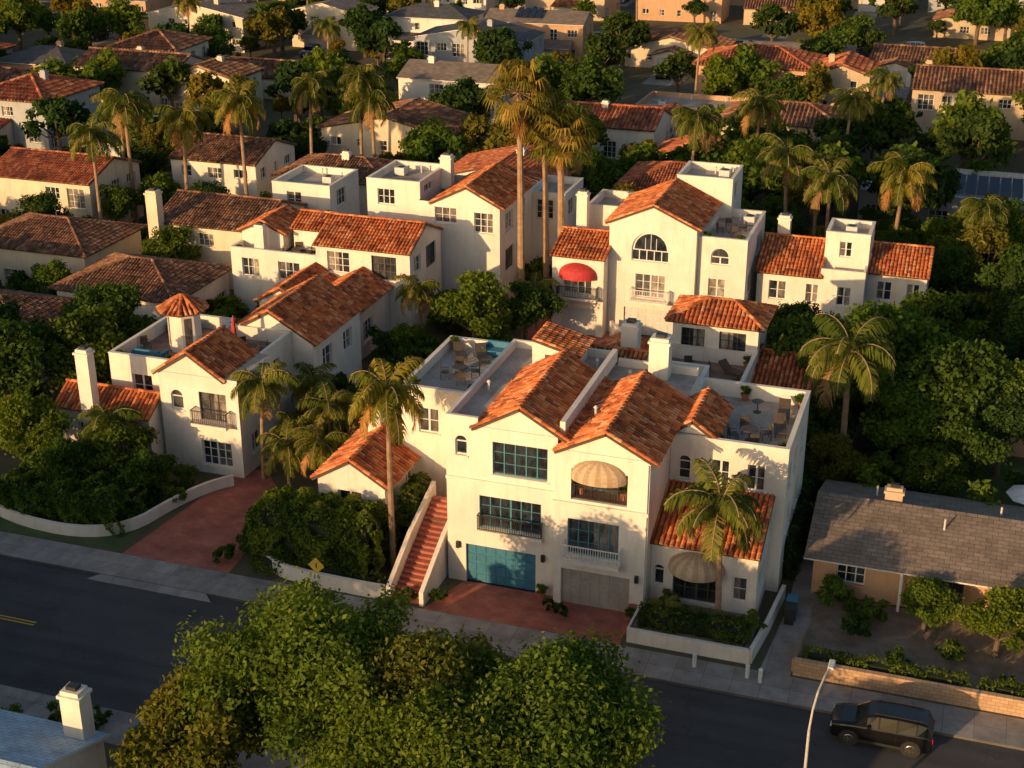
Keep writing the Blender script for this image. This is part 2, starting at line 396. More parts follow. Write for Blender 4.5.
    def ridge(s,p,q):
        if s.tile.startswith('sh'): return
        p=Vector(p);q=Vector(q);d=(q-p); Ln=d.length
        if Ln<.1: return
        d.normalize(); side=d.cross(Vector((0,0,1))).normalized(); up=side.cross(d)
        tb=s.b('roof_tiles',s.tile); L=s.ts[1]; r=.14*s.ts[0]/.3; n=max(1,int(Ln/L))
        for i in range(n):
            A=p+d*(Ln*i/n); B=p+d*min(Ln,Ln*(i+1)/n+.05); q2=(R(),R())
            pr=[(math.cos(t)*r,math.sin(t)*r) for t in (0,.8,1.57,2.34,3.14)]
            lo=[A+side*x+up*(y+.06) for x,y in pr]; hi=[B+side*x*.85+up*(y*.85+.04) for x,y in pr]
            for t in range(4): tb.face([lo[t],lo[t+1],hi[t+1],hi[t]],q2)
            tb.face(lo,q2)
    def gable(s,x0,x1,y0,y1,ze,rise,axis='Y',oh=.35,og=.18):
        w=s.b('walls',s.wall); g=.03
        if axis=='Y':
            xm=(x0+x1)/2; k=rise/(xm-x0); zl=ze-oh*k+g; zr=ze+rise+g
            for y in (y0,y1): w.face([(x0,y,ze),(x1,y,ze),(xm,y,ze+rise)],(.5,.5))
            s.slope((x0-oh,y1+og,zl),(x0-oh,y0-og,zl),(xm,y0-og,zr),(xm,y1+og,zr))
            s.slope((x1+oh,y0-og,zl),(x1+oh,y1+og,zl),(xm,y1+og,zr),(xm,y0-og,zr))
            s.ridge((xm,y0-og,zr),(xm,y1+og,zr))
            if not s.tile.startswith('sh'):
                s.ridge((x0-oh,y0-og+.1,zl),(xm,y0-og+.1,zr)); s.ridge((x1+oh,y0-og+.1,zl),(xm,y0-og+.1,zr))
        else:
            ym=(y0+y1)/2; k=rise/(ym-y0); zl=ze-oh*k+g; zr=ze+rise+g
            for x in (x0,x1): w.face([(x,y0,ze),(x,y1,ze),(x,ym,ze+rise)],(.5,.5))
            s.slope((x0-og,y0-oh,zl),(x1+og,y0-oh,zl),(x1+og,ym,zr),(x0-og,ym,zr))
            s.slope((x1+og,y1+oh,zl),(x0-og,y1+oh,zl),(x0-og,ym,zr),(x1+og,ym,zr))
            s.ridge((x0-og,ym,zr),(x1+og,ym,zr))
            if not s.tile.startswith('sh'):
                s.ridge((x1+og-.1,y0-oh,zl),(x1+og-.1,ym,zr))
    def hip(s,x0,x1,y0,y1,ze,rise,oh=.45):
        g=.03; x0-=oh;x1+=oh;y0-=oh;y1+=oh; w=x1-x0; d=y1-y0; z=ze-.12+g; zr=ze+rise+g
        if w>=d:
            h=d/2; A=(x0+h,(y0+y1)/2,zr); B=(x1-h,(y0+y1)/2,zr)
            s.slope((x0,y0,z),(x1,y0,z),B,A); s.slope((x1,y1,z),(x0,y1,z),A,B)
            s.slope((x1,y0,z),(x1,y1,z),B,B); s.slope((x0,y1,z),(x0,y0,z),A,A)
        else:
            h=w/2; A=((x0+x1)/2,y0+h,zr); B=((x0+x1)/2,y1-h,zr)
            s.slope((x0,y0,z),(x1,y0,z),A,A); s.slope((x1,y1,z),(x0,y1,z),B,B)
            s.slope((x1,y0,z),(x1,y1,z),B,A); s.slope((x0,y1,z),(x0,y0,z),A,B)
        s.ridge(A,B)
        for c,t in (((x0,y0,z),A),((x1,y0,z),A if w<d else B),((x1,y1,z),B),((x0,y1,z),B if w<d else A)): s.ridge(c,t)
    def shed(s,x0,x1,y0,y1,z0,z1,dir='F',oh=.35):
        w=s.b('walls',s.wall); g=.03
        if dir=='F':
            k=(z1-z0)/(y1-y0); zl=z0-oh*k+g
            s.slope((x0-.15,y0-oh,zl),(x1+.15,y0-oh,zl),(x1+.15,y1,z1+g),(x0-.15,y1,z1+g))
            for x in (x0,x1): w.face([(x,y0,z0),(x,y1,z0),(x,y1,z1)],(.5,.5))
        elif dir=='R':
            k=(z1-z0)/(x1-x0); zl=z0-oh*k+g
            s.slope((x1+oh,y0-.15,zl),(x1+oh,y1+.15,zl),(x0,y1+.15,z1+g),(x0,y0-.15,z1+g))
            for y in (y0,y1): w.face([(x0,y,z0),(x1,y,z0),(x0,y,z1)],(.5,.5))
    def chimney(s,x,y,z0,z1,w=.9,d=.7,cap=True,mat=None):
        m=s.b('chimney',mat or s.wall)
        m.box(x-w/2,x+w/2,y-d/2,y+d/2,z0,z1-.35)
        m.box(x-w/2-.08,x+w/2+.08,y-d/2-.08,y+d/2+.08,z1-.35,z1-.2)
        m.box(x-w/2+.05,x+w/2-.05,y-d/2+.05,y+d/2-.05,z1-.2,z1)
        if cap:
            i=s.b('chimney_cap','iron'); i.box(x-w/4,x+w/4,y-d/4,y+d/4,z1,z1+.18)
    def rail(s,P,s0,s1,z,out,mat='iron',h=.95,sides=True):
        m=s.b('balcony_railing',mat)
        s.fbox(m,P,s0,s1,z+h-.05,z+h,out-.05,out); s.fbox(m,P,s0,s1,z+.06,z+.1,out-.04,out-.01)
        n=int((s1-s0)/.14)
        for i in range(n+1):
            c=s0+.02+(s1-s0-.04)*i/n; s.fbox(m,P,c-.014,c+.014,z+.1,z+h-.05,out-.04,out-.012)
        if sides and out>.2:
            for q in (s0,s1-.05):
                s.fbox(m,P,q,q+.05,z+h-.05,z+h,0,out-.05)
                k=int(out/.14)
                for i in range(k): s.fbox(m,P,q+.01,q+.038,z,z+h-.05,.05+i*.14,.08+i*.14)
    def slab(s,P,s0,s1,z,out,mat=None): s.fbox(s.b('balcony_slab',mat or s.wall),P,s0,s1,z-.2,z,.002,out)
    def dome(s,P,c,z,w,h,out,mat='awn'):
        m=s.b('awning',mat); n=14;k=6
        def pt(i,j):
            th=math.pi*i/n; ph=math.pi/2*j/k
            return P(c-math.cos(th)*w/2*math.cos(ph),z+h*math.sin(ph),.01+math.sin(th)*out*math.cos(ph))
        for i in range(n):
            q=(.2 if i%2 else .8,0)
            for j in range(k): m.face([pt(i,j),pt(i+1,j),pt(i+1,j+1),pt(i,j+1)],q)
            a=pt(i,0);b=pt(i+1,0); m.face([a,b,(b[0],b[1],b[2]-.22),(a[0],a[1],a[2]-.22)],q)

def autoops(s0,s1,z0,st,hh=2.9,kind='w',dens=2.9,garage=None,seed=0):
    rr=random.Random(seed); ops=[]; L=s1-s0; n=max(1,int(L/dens))
    for f in range(st):
        for i in range(n):
            c=s0+L*(i+.5)/n+rr.uniform(-.25,.25)
            if rr.random()<.25: continue
            w=rr.choice([.7,.9,1.2,1.6,2.0]); w=min(w,L/n-.8)
            if w<.5: continue
            if rr.random()<.25: a,b=.15,2.2
            else: a,b=rr.choice([.95,1.2]),2.15
            kk=kind+('a' if rr.random()<.15 and f==st-1 and w<1.3 else '')
            ops.append((c-w/2,c+w/2,z0+f*hh+a,z0+f*hh+b,kk))
    return ops

def gen(name,x0,x1,y0,y1,st=2,wall='white',tile='tile',roof='gx',rise=None,kind='w',seed=0,ts=(.3,.42),hh=2.9,extra=True,z0=0):
    h=House(name,(x0+x1)/2,(y0+y1)/2,wall,tile,ts); z=z0+st*hh
    ops={'F':autoops(x0,x1,z0,st,hh,kind,seed=seed),'R':autoops(y0,y1,z0,st,hh,kind,seed=seed+1),'L':autoops(y0,y1,z0,st,hh,kind,seed=seed+2)}
    d=min(x1-x0,y1-y0); rise=rise or d*.17
    h.block(x0,x1,y0,y1,z0,z,ops,top='flat' if roof=='flat' else 'none')
    if roof=='gx': h.gable(x0,x1,y0,y1,z,rise,'X')
    elif roof=='gy': h.gable(x0,x1,y0,y1,z,rise,'Y')
    elif roof=='hip': h.hip(x0,x1,y0,y1,z,rise)
    if extra and R()<.6: h.chimney(U(x0+1,x1-1),(y0+y1)/2+U(-1,1),z-.5,z+rise+.7,.8)
    return h

# ------------------------------------------------------------------ ground & roads
def sheet(name,x0,x1,y0,y1,z,mat,sub=1):
    mb=MB(); mb.face([(x0,y0,z),(x1,y0,z),(x1,y1,z),(x0,y1,z)]); return obj(name,mb.mesh(name,[M[mat]]))
sheet('ground',-1500,1500,-400,3000,-.14,'ground')
sheet('road',-400,300,-17.2,-6,-.136,'asphalt')
sheet('road',-400,300,176,186,-.136,'asphalt')
sheet('road',-400,300,262,272,-.136,'asphalt')
def slabbox(name,x0,x1,y0,y1,z0,z1,mat):
    mb=MB(); mb.box(x0,x1,y0,y1,z0,z1); return obj(name,mb.mesh(name,[M[mat]]))
slabbox('ground',-400,300,-5.85,174,-.3,0,'ground')
slabbox('ground',-400,300,188,260,-.3,0,'ground')
slabbox('ground',-400,300,-160,-17.35,-.3,0,'ground')
slabbox('kerb',-400,300,-6,-5.85,-.3,.01,'conc')
slabbox('kerb',-400,300,-17.35,-17.2,-.3,.01,'conc')
slabbox('kerb',-34,-27.5,-6.012,-5.84,-.12,.016,'redcurb')
sheet('pavement',-400,300,-5.85,-3.6,.004,'conc')
sheet('pavement',-400,300,-19.6,-17.35,.004,'conc')
sheet('pavement',-400,300,174,175.8,.004,'conc')
sheet('pavement',-400,300,186.2,188,.004,'conc')
for y in (-11.5,-11.75): sheet('road_marking',-60,-21,y-.05,y+.05,-.132,'painty')
def polysheet(name,pts,z,mat):
    mb=MB(); mb.face([(a,b,z) for a,b in pts]); return obj(name,mb.mesh(name,[M[mat]]))
polysheet('driveway',[(-1.2,-3.6),(10.2,-3.6),(9.9,0.05),(0,0.05)],.008,'red')
polysheet('driveway',[(-20.6,-3.6),(-13.4,-3.6),(-14.2,5.5),(-17.5,9),(-19.2,9)],.008,'red')
for a,b in ((-.9,9.9),(-20.3,-13.7)):
    mb=MB(); mb.face([(a-.8,-6.6,-.130),(b+.8,-6.6,-.130),(b,-5.84,.02),(a,-5.84,.02)]); obj('driveway_apron',mb.mesh('apron',[M['conc']]))
polysheet('courtyard_drive',[(-9,14.5),(-4,14.5),(2,22),(3,30),(-1,38),(-2,42),(-7,52),(-13,52),(-9,38),(-6,30),(-8,22)],.008,'red')
polysheet('path',[(17.7,-3.6),(19.3,-3.6),(19.6,2),(19,12),(18,12),(18.2,3)],.008,'conc')
sheet('gravel_yard',19.4,40,-3.1,5,.006,'gravel')
sheet('lawn',-40,-21,-3.4,-1,.006,'grass'); sheet('lawn',26,50,15,27,.006,'grass')
sheet('lawn',-60,-12,-26,-19.7,.006,'grass')

def pathwall(name,pts,h,t=.22,mat='white',z0=0,cap=True):
    mb=MB(); P2=[Vector((a[0],a[1],0)) for a in pts]; hs=h if isinstance(h,list) else [h]*len(pts)
    nr=[]
    for i in range(len(P2)):
        d=(P2[min(i+1,len(P2)-1)]-P2[max(i-1,0)]).normalized(); nr.append(Vector((-d.y,d.x,0))*t/2)
    for i in range(len(P2)-1):
        a,b=P2[i],P2[i+1]
        c=[a-nr[i],a+nr[i],b+nr[i+1],b-nr[i+1]]
        top=[hs[i],hs[i],hs[i+1],hs[i+1]]
        lo=[(p.x,p.y,z0) for p in c]; hi=[(p.x,p.y,q) for p,q in zip(c,top)]
        mb.hexa(lo+hi,(.5,.5))
    return obj(name,mb.mesh(name,[M[mat]]))
def curve(p0,p1,p2,n=8):
    return [((1-t)**2*p0[0]+2*t*(1-t)*p1[0]+t*t*p2[0],(1-t)**2*p0[1]+2*t*(1-t)*p1[1]+t*t*p2[1]) for t in [i/n for i in range(n+1)]]
pathwall('garden_wall',curve((-13.2,3),(-13.8,-3),(-8.5,-3.2))+curve((-8.5,-3.2),(-5,-3.4),(-3.6,-3.3))[1:],.9)
pathwall('garden_wall',curve((-36,2),(-32,-2.6),(-26,-2.7))+curve((-26,-2.7),(-21.5,-2.8),(-21,1))[1:]+curve((-21,1),(-20.2,5),(-18.6,6.5))[1:],.75)
pathwall('garden_wall',[(10.6,-.2),(10.5,-3.1),(17.1,-3.1)],.85)
pathwall('garden_wall',[(17.1,-3.1),(17.5,0.2),(17.8,4)],.85)
slabbox('raised_planter_soil',10.62,17.0,-2.95,.45,0,.7,'gravel')
pathwall('block_retaining_wall',[(19.4,-3.3),(45,-3.3)],.95,.3,'brickwall')
pathwall('block_retaining_wall',[(19.4,-3.1),(19.4,-.5)],.8,.25,'brickwall')
pathwall('garden_wall',[(26,27.5),(50,27.5)],2.0,.3,'peach')
pathwall('garden_wall',[(24,35),(27,30),(26,27.7)],1.6,.25,'white')
pathwall('garden_wall',[(-16,27),(-12,29),(-9.5,33)],1.4,.25); pathwall('garden_wall',[(-2,40.5),(1,36),(4,33),(5,28)],1.4,.25)
def stair(name,x0,x1,y0,y1,z0,z1,n,mat='red'):
    e=empty(name,((x0+x1)/2,(y0+y1)/2,0)); mb=MB()
    for i in range(n):
        a=y0+(y1-y0)*i/n; mb.box(x0,x1,a,y1,z0+(z1-z0)*i/n,z0+(z1-z0)*(i+1)/n-.001*(n-i))
    mb.v=[(a-e.location.x,b-e.location.y,c) for a,b,c in mb.v]
    obj('steps',mb.mesh('steps',[M[mat]]),(0,0,0),e)
    return e
stair('garden_stair',-3.2,-1.5,-3.3,3.5,0,3.3,20)
pathwall('stair_wall',[(-1.35,-3.4),(-1.3,0),(-1.25,3.4)],[.9,2.8,4.2],.26)
pathwall('stair_wall',[(-3.35,-3.4),(-3.4,0),(-3.4,4)],[.9,2.6,4.0],.26)
stair('garden_stair',9.95,10.5,-2.6,-.6,0,.8,5)

# ------------------------------------------------------------------ MAIN HOUSE
H=House('spanish_stucco_townhouse',5,5)
PF=H.P('F',0,0,0,0)
H.block(-1,5.5,0,12,0,10.0,{'F':[(0.1,4.3,0,2.5,'gb'),(.95,4.6,3.75,5.75,'t'),(1.75,4.95,7.2,9.2,'t'),(-.45,.25,8.1,9.3,'wa')],'L':[(6,7,6.5,8,'w')]},top='cap')
H.fbox(H.b('string_course',H.wall),PF,-1.02,5.5,6.55,6.75,.002,.12)
H.gable(.9,5.8,0,8.6,10.02,1.4,'Y')
b=H.b('walls','white')
b.box(-1,.9,0,.22,10.0,10.5);b.box(-1,-.78,.22,12,10.0,10.5);b.box(-.78,5.5,11.78,12,10.0,10.5)
H.rail(PF,.9,4.7,3.7,.35)
H.slab(PF,.9,4.7,3.7,.38)
P2=H.P('F',0,0,-.55,0)
H.block(5.52,10.8,-.55,12,0,9.6,{'F':[(5.95,9.9,0,2.3,'ge'),(6.3,9.2,3.3,5.5,'t'),(6.45,9.6,6.7,8.6,'L')]},top='cap')
H.gable(5.85,10.85,-.55,8.2,9.62,1.3,'Y')
H.fbox(H.b('string_course',H.wall),P2,5.45,10.82,6.35,6.55,.002,.14)
H.slab(P2,6.1,9.4,3.25,.75); H.rail(P2,6.1,9.4,3.25,.73,'trim')
H.rail(P2,6.45,9.6,6.7,-.1,'iron',.9,False)
H.dome(P2,8.0,8.35,3.1,.9,.9)
H.b('walls','white').box(5.5,5.8,.4,11.6,10.0,10.8)
H.b('walls','white').box(5.82,10.8,11.78,12,9.6,10.1)
H.chimney(8.6,11,9.5,12.2,1.2,1.0)
H.block(1.2,3.9,8.9,11.7,9.6,11.2,{'F':[(2,2.9,10.2,11.0,'w')]},top='none',foot=False); H.shed(1.2,3.9,8.9,11.7,11.2,11.9,'R')
vt=H.b('roof_vents','gwhite')
for x,y,z in ((4.9,10.2,10),(7,10,9.6),(6.8,3,10.2),(-.2,5,10)): vt.tube((x,y,z-.2),(x,y,z+.5),.08,.08,8); vt.tube((x,y,z+.5),(x,y,z+.62),.15,.06,8)
H.block(-6,-1.02,5.5,14,0,9.3,{'F':[(-4.9,-3.6,6.4,8,'w')],'L':[(8,9.5,6.4,8,'w')]},vents=False)
H.block(3,7,12.02,16,0,8.8,{},top='none'); H.gable(3,7,12.02,16,8.8,1.0,'X')
H.block(7.02,10.8,12.02,15.5,0,8.8,{},deck='deck')
H.block(10.82,17.4,4.5,13,0,9.0,{'F':[(11.3,12.0,6.3,7.8,'wa'),(13.2,14.2,6.3,7.8,'w'),(15.2,16.2,6.2,7.8,'w')],
   'R':[(5.2,6.1,6.2,7.7,'w'),(7.2,8.6,6.2,7.7,'w'),(10.2,11.2,6.2,7.7,'w'),(5.8,7,3.2,4.8,'w'),(9,10.2,3.2,4.8,'w')]},ph=.9,vents=False)
H.gable(10.86,13.0,4.75,9.4,9.1,.75,'Y')
H.block(10.82,16.7,.5,4.48,0,4.5,{'F':[(12.1,14.7,.95,3.15,'d'),(15.4,16.2,1.4,2.9,'w'),(11.0,11.6,1.6,2.9,'wa')],'R':[(1.3,3.2,1.4,3.0,'w')]},top='none')
H.shed(10.82,16.7,.5,4.48,4.5,6.1,'F')
P4=H.P('F',0,0,.5,0); H.dome(P4,13.4,3.2,3.1,.85,1.4)
for x in (-.35,4.75,10.3): H.fbox(H.b('wall_lamps','iron'),PF if x<5.5 else P2,x-.1,x+.1,2.2,2.6,.004,.2)
H.b('downpipe','trim').tube((5.42,-.06,0),(5.42,-.06,9.6),.05,.05)
H.b('downpipe','trim').tube((10.7,-.61,0),(10.7,-.61,9.4),.05,.05)
H.done()

L=House('spanish_stucco_cottage',-8,4)
L.block(-9.6,-5.3,1.0,9,0,4.8,{'R':[(1.9,2.9,2.6,4.0,'w'),(4.2,5.4,2.6,4.0,'w')],'F':[(-8.3,-6.8,2.5,4.1,'w')]},top='none')
L.gable(-9.6,-5.3,1.0,9,4.8,1.3,'Y')
L.chimney(-8.0,6.2,4.5,8.9,.85,.8)
L.done()
# N
n=House('spanish_stucco_townhouse',9,22)
n.block(5.8,12.8,16.6,22,0,7.4,{'F':[(6.5,8,4.2,6,'w'),(10,11.5,4.2,6,'w')],'R':[(17.5,18.7,4.3,5.8,'w'),(20,21,4.3,5.8,'w')]},ph=.9,deck='deckr')
n.block(7,12.8,22.02,26,0,9.3,{'F':[(7.6,9.2,6.7,8.7,'d'),(10.2,12.0,6.7,8.7,'d')],'R':[(23,24.5,6.5,8.3,'w')]},top='none')
n.hip(7,12.8,22.02,26,9.3,.9); n.chimney(5.2,17.5,0,10.4,1.1,1.0)
n.block(1.5,5.4,18,24,0,6.0,{'F':[(2.5,4,3.4,5.4,'w')]},top='none'); n.gable(1.5,5.4,18,24,6.0,1.2,'Y')
n.block(12.82,16.5,20,27,0,6.0,{'R':[(21,22.5,3.6,5,'w'),(24,25.5,3.6,5,'w')]},top='none'); n.gable(12.82,16.5,20,27,6.0,1.1,'X')
n.done()
# D
d=House('spanish_stucco_villa',3,46)
d.block(-2.6,4.6,41.5,50,0,9.6,{'F':[(-.7,2.4,6.5,9.0,'wa'),(-.3,2.2,3.4,5.4,'w'),(-1.2,3.2,0,2.4,'gw')],'R':[(44,46,7,8.8,'w')]},top='none')
d.gable(-2.6,4.6,41.5,50,9.6,1.6,'Y')
d.block(-7,-2.62,40,47,0,6.9,{'F':[(-6,-3.6,3.6,5.4,'w'),(-6.2,-3.2,0,2.4,'gw')],'L':[(42.5,44,4,5.6,'w')]},top='none'); d.gable(-7,-2.62,40,47,6.9,1.1,'X')
PD=d.P('F',0,0,40,0); d.dome(PD,-4.8,5.3,3.2,1.0,1.2,'awnr'); d.slab(PD,-6.4,-3,3.5,.9); d.rail(PD,-6.4,-3,3.5,.88,'iron')
PD2=d.P('F',0,0,41.5,0); d.slab(PD2,-.6,2.6,3.3,.9); d.rail(PD2,-.6,2.6,3.3,.88,'trim')
d.block(4.62,8.6,42.2,51,0,8.8,{'F':[(5.6,7.0,3.8,5.4,'w'),(5.7,7.2,6.6,8.0,'wa')],'R':[(43.5,45,4,5.5,'w'),(47,49,6.2,7.8,'w')]})
d.block(1,5.8,50.02,55,0,11.6,{'R':[(51,53,9.5,11.0,'w')]},top='flat')
d.block(-6,-2.62,47.02,52,0,9.2,{},top='flat'); d.chimney(-6.0,45.5,6.5,10.8,.9,.8)
d.done()
# E
e=House('spanish_stucco_villa',15,48)
e.block(9.2,17.8,44.5,53,0,5.8,{'F':[(10.2,11.6,3.4,5,'w'),(13.2,14.2,3.4,5,'w'),(15.7,16.8,3.4,5,'w'),(10.2,12.2,.9,2.2,'w'),(14.2,16.4,0,2.3,'w')],'R':[(45.5,46.8,3.4,5,'w')]},top='none')
e.gable(9.2,14.2,44.5,53,5.8,1.7,'X')
e.block(14.24,17.78,46.5,50.5,5.5,8.9,{'F':[(15.4,16.4,6.9,8.2,'w')],'R':[(47.5,48.8,6.7,8.2,'w')]},foot=False)
e.b('roof_deck','deck').face([(14.24,44.5,5.81),(17.8,44.5,5.81),(17.8,53,5.81),(14.24,53,5.81)])
e.b('walls','white').box(14.3,17.8,44.5,44.7,5.8,6.4); e.b('walls','white').box(17.6,17.8,44.7,46.48,5.8,6.4)
e.chimney(10.4,50,6,9,1,.9)
e.block(17.82,22.5,47,54,0,5.8,{'F':[(18.6,19.8,3.4,5,'w'),(21,22,3.4,5,'w')],'R':[(48,49.4,3.4,5,'w')]},top='none'); e.gable(17.82,22.5,47,54,5.8,1.3,'X'); e.done()
# F ranch
f=House('ranch_house',27,9.5,'peach','shg')
f.block(19.2,38,5.2,13.8,0,2.8,{'F':[(20.5,22.1,.9,2.1,'w'),(25,27.4,.1,2.2,'d'),(30,32,.9,2.1,'w')],'L':[(7,8.4,.9,2.1,'w')]},top='none')
f.gable(19.2,38,5.2,13.8,2.8,1.4,'X',.8,.5)
f.chimney(23,10.2,3.6,4.9,1.0,.6,mat='tan')
vt=f.b('roof_vents','gwhite')
for x,y in ((22,11),(26,8),(29,10.5)): vt.tube((x,y,3.4),(x,y,4.4),.06,.06,8)
f.b('porch_post','trim').box(24,24.15,4.5,4.65,0,2.6); f.done()
# B group
B=House('spanish_stucco_townhouse',-22,12)
B.block(-24.2,-18.4,7.6,12.4,0,7.0,{'F':[(-21.3,-19.3,3.9,5.9,'d'),(-23.4,-22.5,4.4,5.8,'wa'),(-21.4,-19.2,.6,2.4,'w')],'R':[(9,10.2,4.4,5.8,'w'),(9,10.2,1.2,2.6,'w')]},top='none')
B.gable(-24.2,-19.6,7.6,12.4,7.02,1.5,'Y')
B.b('roof_deck','deck').face([(-19.6,7.6,7.0),(-18.4,7.6,7.0),(-18.4,12.4,7.0),(-19.6,12.4,7.0)])
PB=B.P('F',0,0,7.6,0); B.slab(PB,-21.6,-19,3.9,.8); B.rail(PB,-21.6,-19,3.9,.78,'iron')
B.block(-29.2,-24.22,9.5,18,0,6.9,{'F':[(-27.5,-26,4,5.6,'w')]},ph=.9,deck='deckr')
B.block(-24.2,-19.2,12.42,17,0,6.9,{'R':[(13.5,15,4.2,5.8,'w')]},ph=.9,deck='deckr')
B.block(-31.5,-24.5,6.4,9.48,0,4.2,{'F':[(-30,-28.8,1.6,3,'w'),(-27,-25.6,1.6,3,'wa')]},top='none'); B.gable(-31.5,-24.5,6.4,9.48,4.2,.9,'X')
B.chimney(-28.6,6.0,0,8.6,.95,.75)
cx,cy=-25.9,14
cb=B.b('cupola','white')
for i in range(8):
    a0=math.pi/4*i+.39; a1=a0+math.pi/4; r=1.15
    p0=(cx+r*math.cos(a0),cy+r*math.sin(a0)); p1=(cx+r*math.cos(a1),cy+r*math.sin(a1))
    cb.face([(*p0,6.0),(*p1,6.0),(*p1,9.0),(*p0,9.0)],(.5,.5))
    if i%2==0:
        g=B.b('cupola_window','glass'); q=lambda t,z,k=1.01:(cx+(p0[0]*(1-t)+p1[0]*t-cx)*k,cy+(p0[1]*(1-t)+p1[1]*t-cy)*k,z)
        g.face([q(.2,6.4),q(.8,6.4),q(.8,8.5),q(.2,8.5)])
    r=1.75; p0=(cx+r*math.cos(a0),cy+r*math.sin(a0),8.95); p1=(cx+r*math.cos(a1),cy+r*math.sin(a1),8.95)
    B.slope(p0,p1,(cx,cy,9.9),(cx,cy,9.9)); B.ridge(p0,(cx,cy,9.9))
B.block(-24.2,-17.6,17.02,25,0,6.3,{'R':[(18.5,20,3.6,5.2,'w'),(22,23.5,3.6,5.2,'w'),(19,21,.8,2.4,'w')],'F':[]},top='none'); B.gable(-24.2,-17.6,17.02,25,6.3,1.9,'Y')
B.done()
# C group
C=House('spanish_stucco_townhouse',-25,36)
C.block(-28,-19.5,28.5,35,0,4.4,{'F':[(-23.6,-20.8,1.0,3.7,'wa'),(-27.4,-25.8,1.2,3,'w')],'R':[(29.7,31.5,1.2,3,'w')]},top='none')
C.gable(-28,-24.1,28.5,35,4.4,1.1,'Y'); C.gable(-24.0,-19.5,28.5,35,4.4,1.2,'Y')
C.block(-34,-26.02,35.02,42,0,6.2,{'F':[(-33,-31.4,3.8,5.4,'w'),(-29.6,-27.6,3.8,5.4,'w')],'R':[(36,37.2,4,5.4,'w')]},ph=.8)
C.block(-33.9,-30,37,41.9,5.6,7.2,{},top='none',foot=False); C.gable(-33.9,-30,37,41.9,7.2,.9,'Y')
C.block(-29.5,-26.2,38,41.9,5.6,7.6,{},top='none',foot=False); C.gable(-29.5,-26.2,38,41.9,7.6,.8,'X')
C.block(-26,-17.6,35.02,42,0,7.4,{'F':[(-25,-23,5.0,6.8,'w'),(-21,-18.8,4.8,6.8,'d')],'R':[(36,37.4,5.2,6.6,'w'),(38.6,40.8,4.8,6.8,'d'),(36,38,1.8,3.4,'w')]},top='none')
C.gable(-26,-17.6,35.02,42,7.4,1.4,'X')
C.block(-20,-12.6,43,52,0,9.4,{'F':[(-18.5,-16.5,7.6,9.0,'w'),(-14.9,-13.2,7,8.8,'w')],'R':[(44.5,46.5,6.8,8.4,'w'),(48,50,6.8,8.4,'w'),(44.5,46.7,3.2,5.2,'d')]},top='none')
C.gable(-18.6,-12.6,43,52,9.4,1.5,'Y')
C.block(-25,-20.02,43.5,50,0,10.8,{'F':[(-24,-22.4,8.6,10.0,'w')],'R':[(44.5,46.5,9.6,10.3,'w')]})
C.block(-13,-9.5,52.02,58,0,8.4,{'F':[(-12.2,-10.6,6,7.8,'w')],'R':[(53,55,6,7.6,'w')]})
C.chimney(-31.5,35.8,6,8.2); C.chimney(-19.6,49,9,12,1,.9)
C.done()

def G_(name,*a,**k):
    h=gen(name,*a,**k); h.done(); return h
G_('stucco_house',-45,-34.5,41,50,2,'cream','tileb','gx',seed=3)
g=House('stucco_tower_wing',-34,52,'white'); g.block(-38,-32,50.5,57,0,7.6,{'F':[(-36.5,-35,5.3,6.8,'w')],'R':[(52,54,5.2,6.8,'w')]}); g.done()
c=House('stucco_chimney_wing',-44,42,'cream'); c.chimney(-44.4,40.2,0,8.9,1.1,1); c.done()
G_('stucco_house',-46,-35,27,36,1,'white','tileb','hip',seed=5,hh=4)
G_('stucco_house',-60,-48,34,43,1,'cream','tileb','hip',seed=8,hh=4.4)
G_('stucco_house',-52,-41,15,24,1,'white','tileb','hip',seed=9,hh=4.2)
G_('stucco_house',-66,-54,18,27,2,'cream','tileb','gx',seed=10)
G_('stucco_house',-42,-30,59,67,2,'white','tileb','hip',seed=11)
G_('stucco_house',-70,-58,50,59,2,'cream','tiler','gx',seed=12)
G_('stucco_house',-56,-46,62,71,2,'white','tileb','gx',seed=13)
G_('stucco_house',-26,-14,64,73,2,'white','tiler','gy',seed=14)
G_('stucco_house',-8,2,66,75,2,'cream','tiler','hip',seed=15)
fl=gen('flat_roof_house',14,36,80,92,1,'greyw','tile','flat',seed=16,hh=3.6,extra=False)
fl.b('roof_membrane_patch','gwhite').face([(14.4,80.4,3.02),(35.6,80.4,3.02),(35.6,91.6,3.02),(14.4,91.6,3.02)])
mb=fl.b('solar_panels','solar')
for i in range(7):
    for j in range(3):
        x=22+i*1.15;y=83+j*2.2
        mb.hexa([(x,y,3.3),(x,y+1.7,3.75),(x+1.05,y+1.7,3.75),(x+1.05,y,3.3),(x,y,3.34),(x,y+1.7,3.79),(x+1.05,y+1.7,3.79),(x+1.05,y,3.34)])
fl.b('roof_unit','greyw').box(17,18.5,85,86.5,3.03,3.9); fl.done()
far=dict(ts=(.5,.8))
G_('suburban_house',-96,-80,103,112,2,'cream','tileb','gx',seed=20,**far)
G_('suburban_house',-80,-70,101,109,2,'cream','tileb','gy',seed=21,**far)
G_('suburban_house',-50,-36,110,119,2,'white','shg','gx',seed=22,**far)
G_('suburban_house',-60,-42,140,150,2,'greyw','shd','gy',seed=23,**far)
G_('suburban_house',-14,2,132,143,2,'peach','tiler','hip',seed=24,**far)
G_('suburban_house',2.5,10,130,140,2,'tan','tiler','gy',seed=25,**far)
G_('suburban_house',16,36,124,135,2,'tan','tileb','gx',seed=26,**far)
G_('suburban_house',-4,10,98,107,2,'tan','tileb','hip',seed=27,**far)
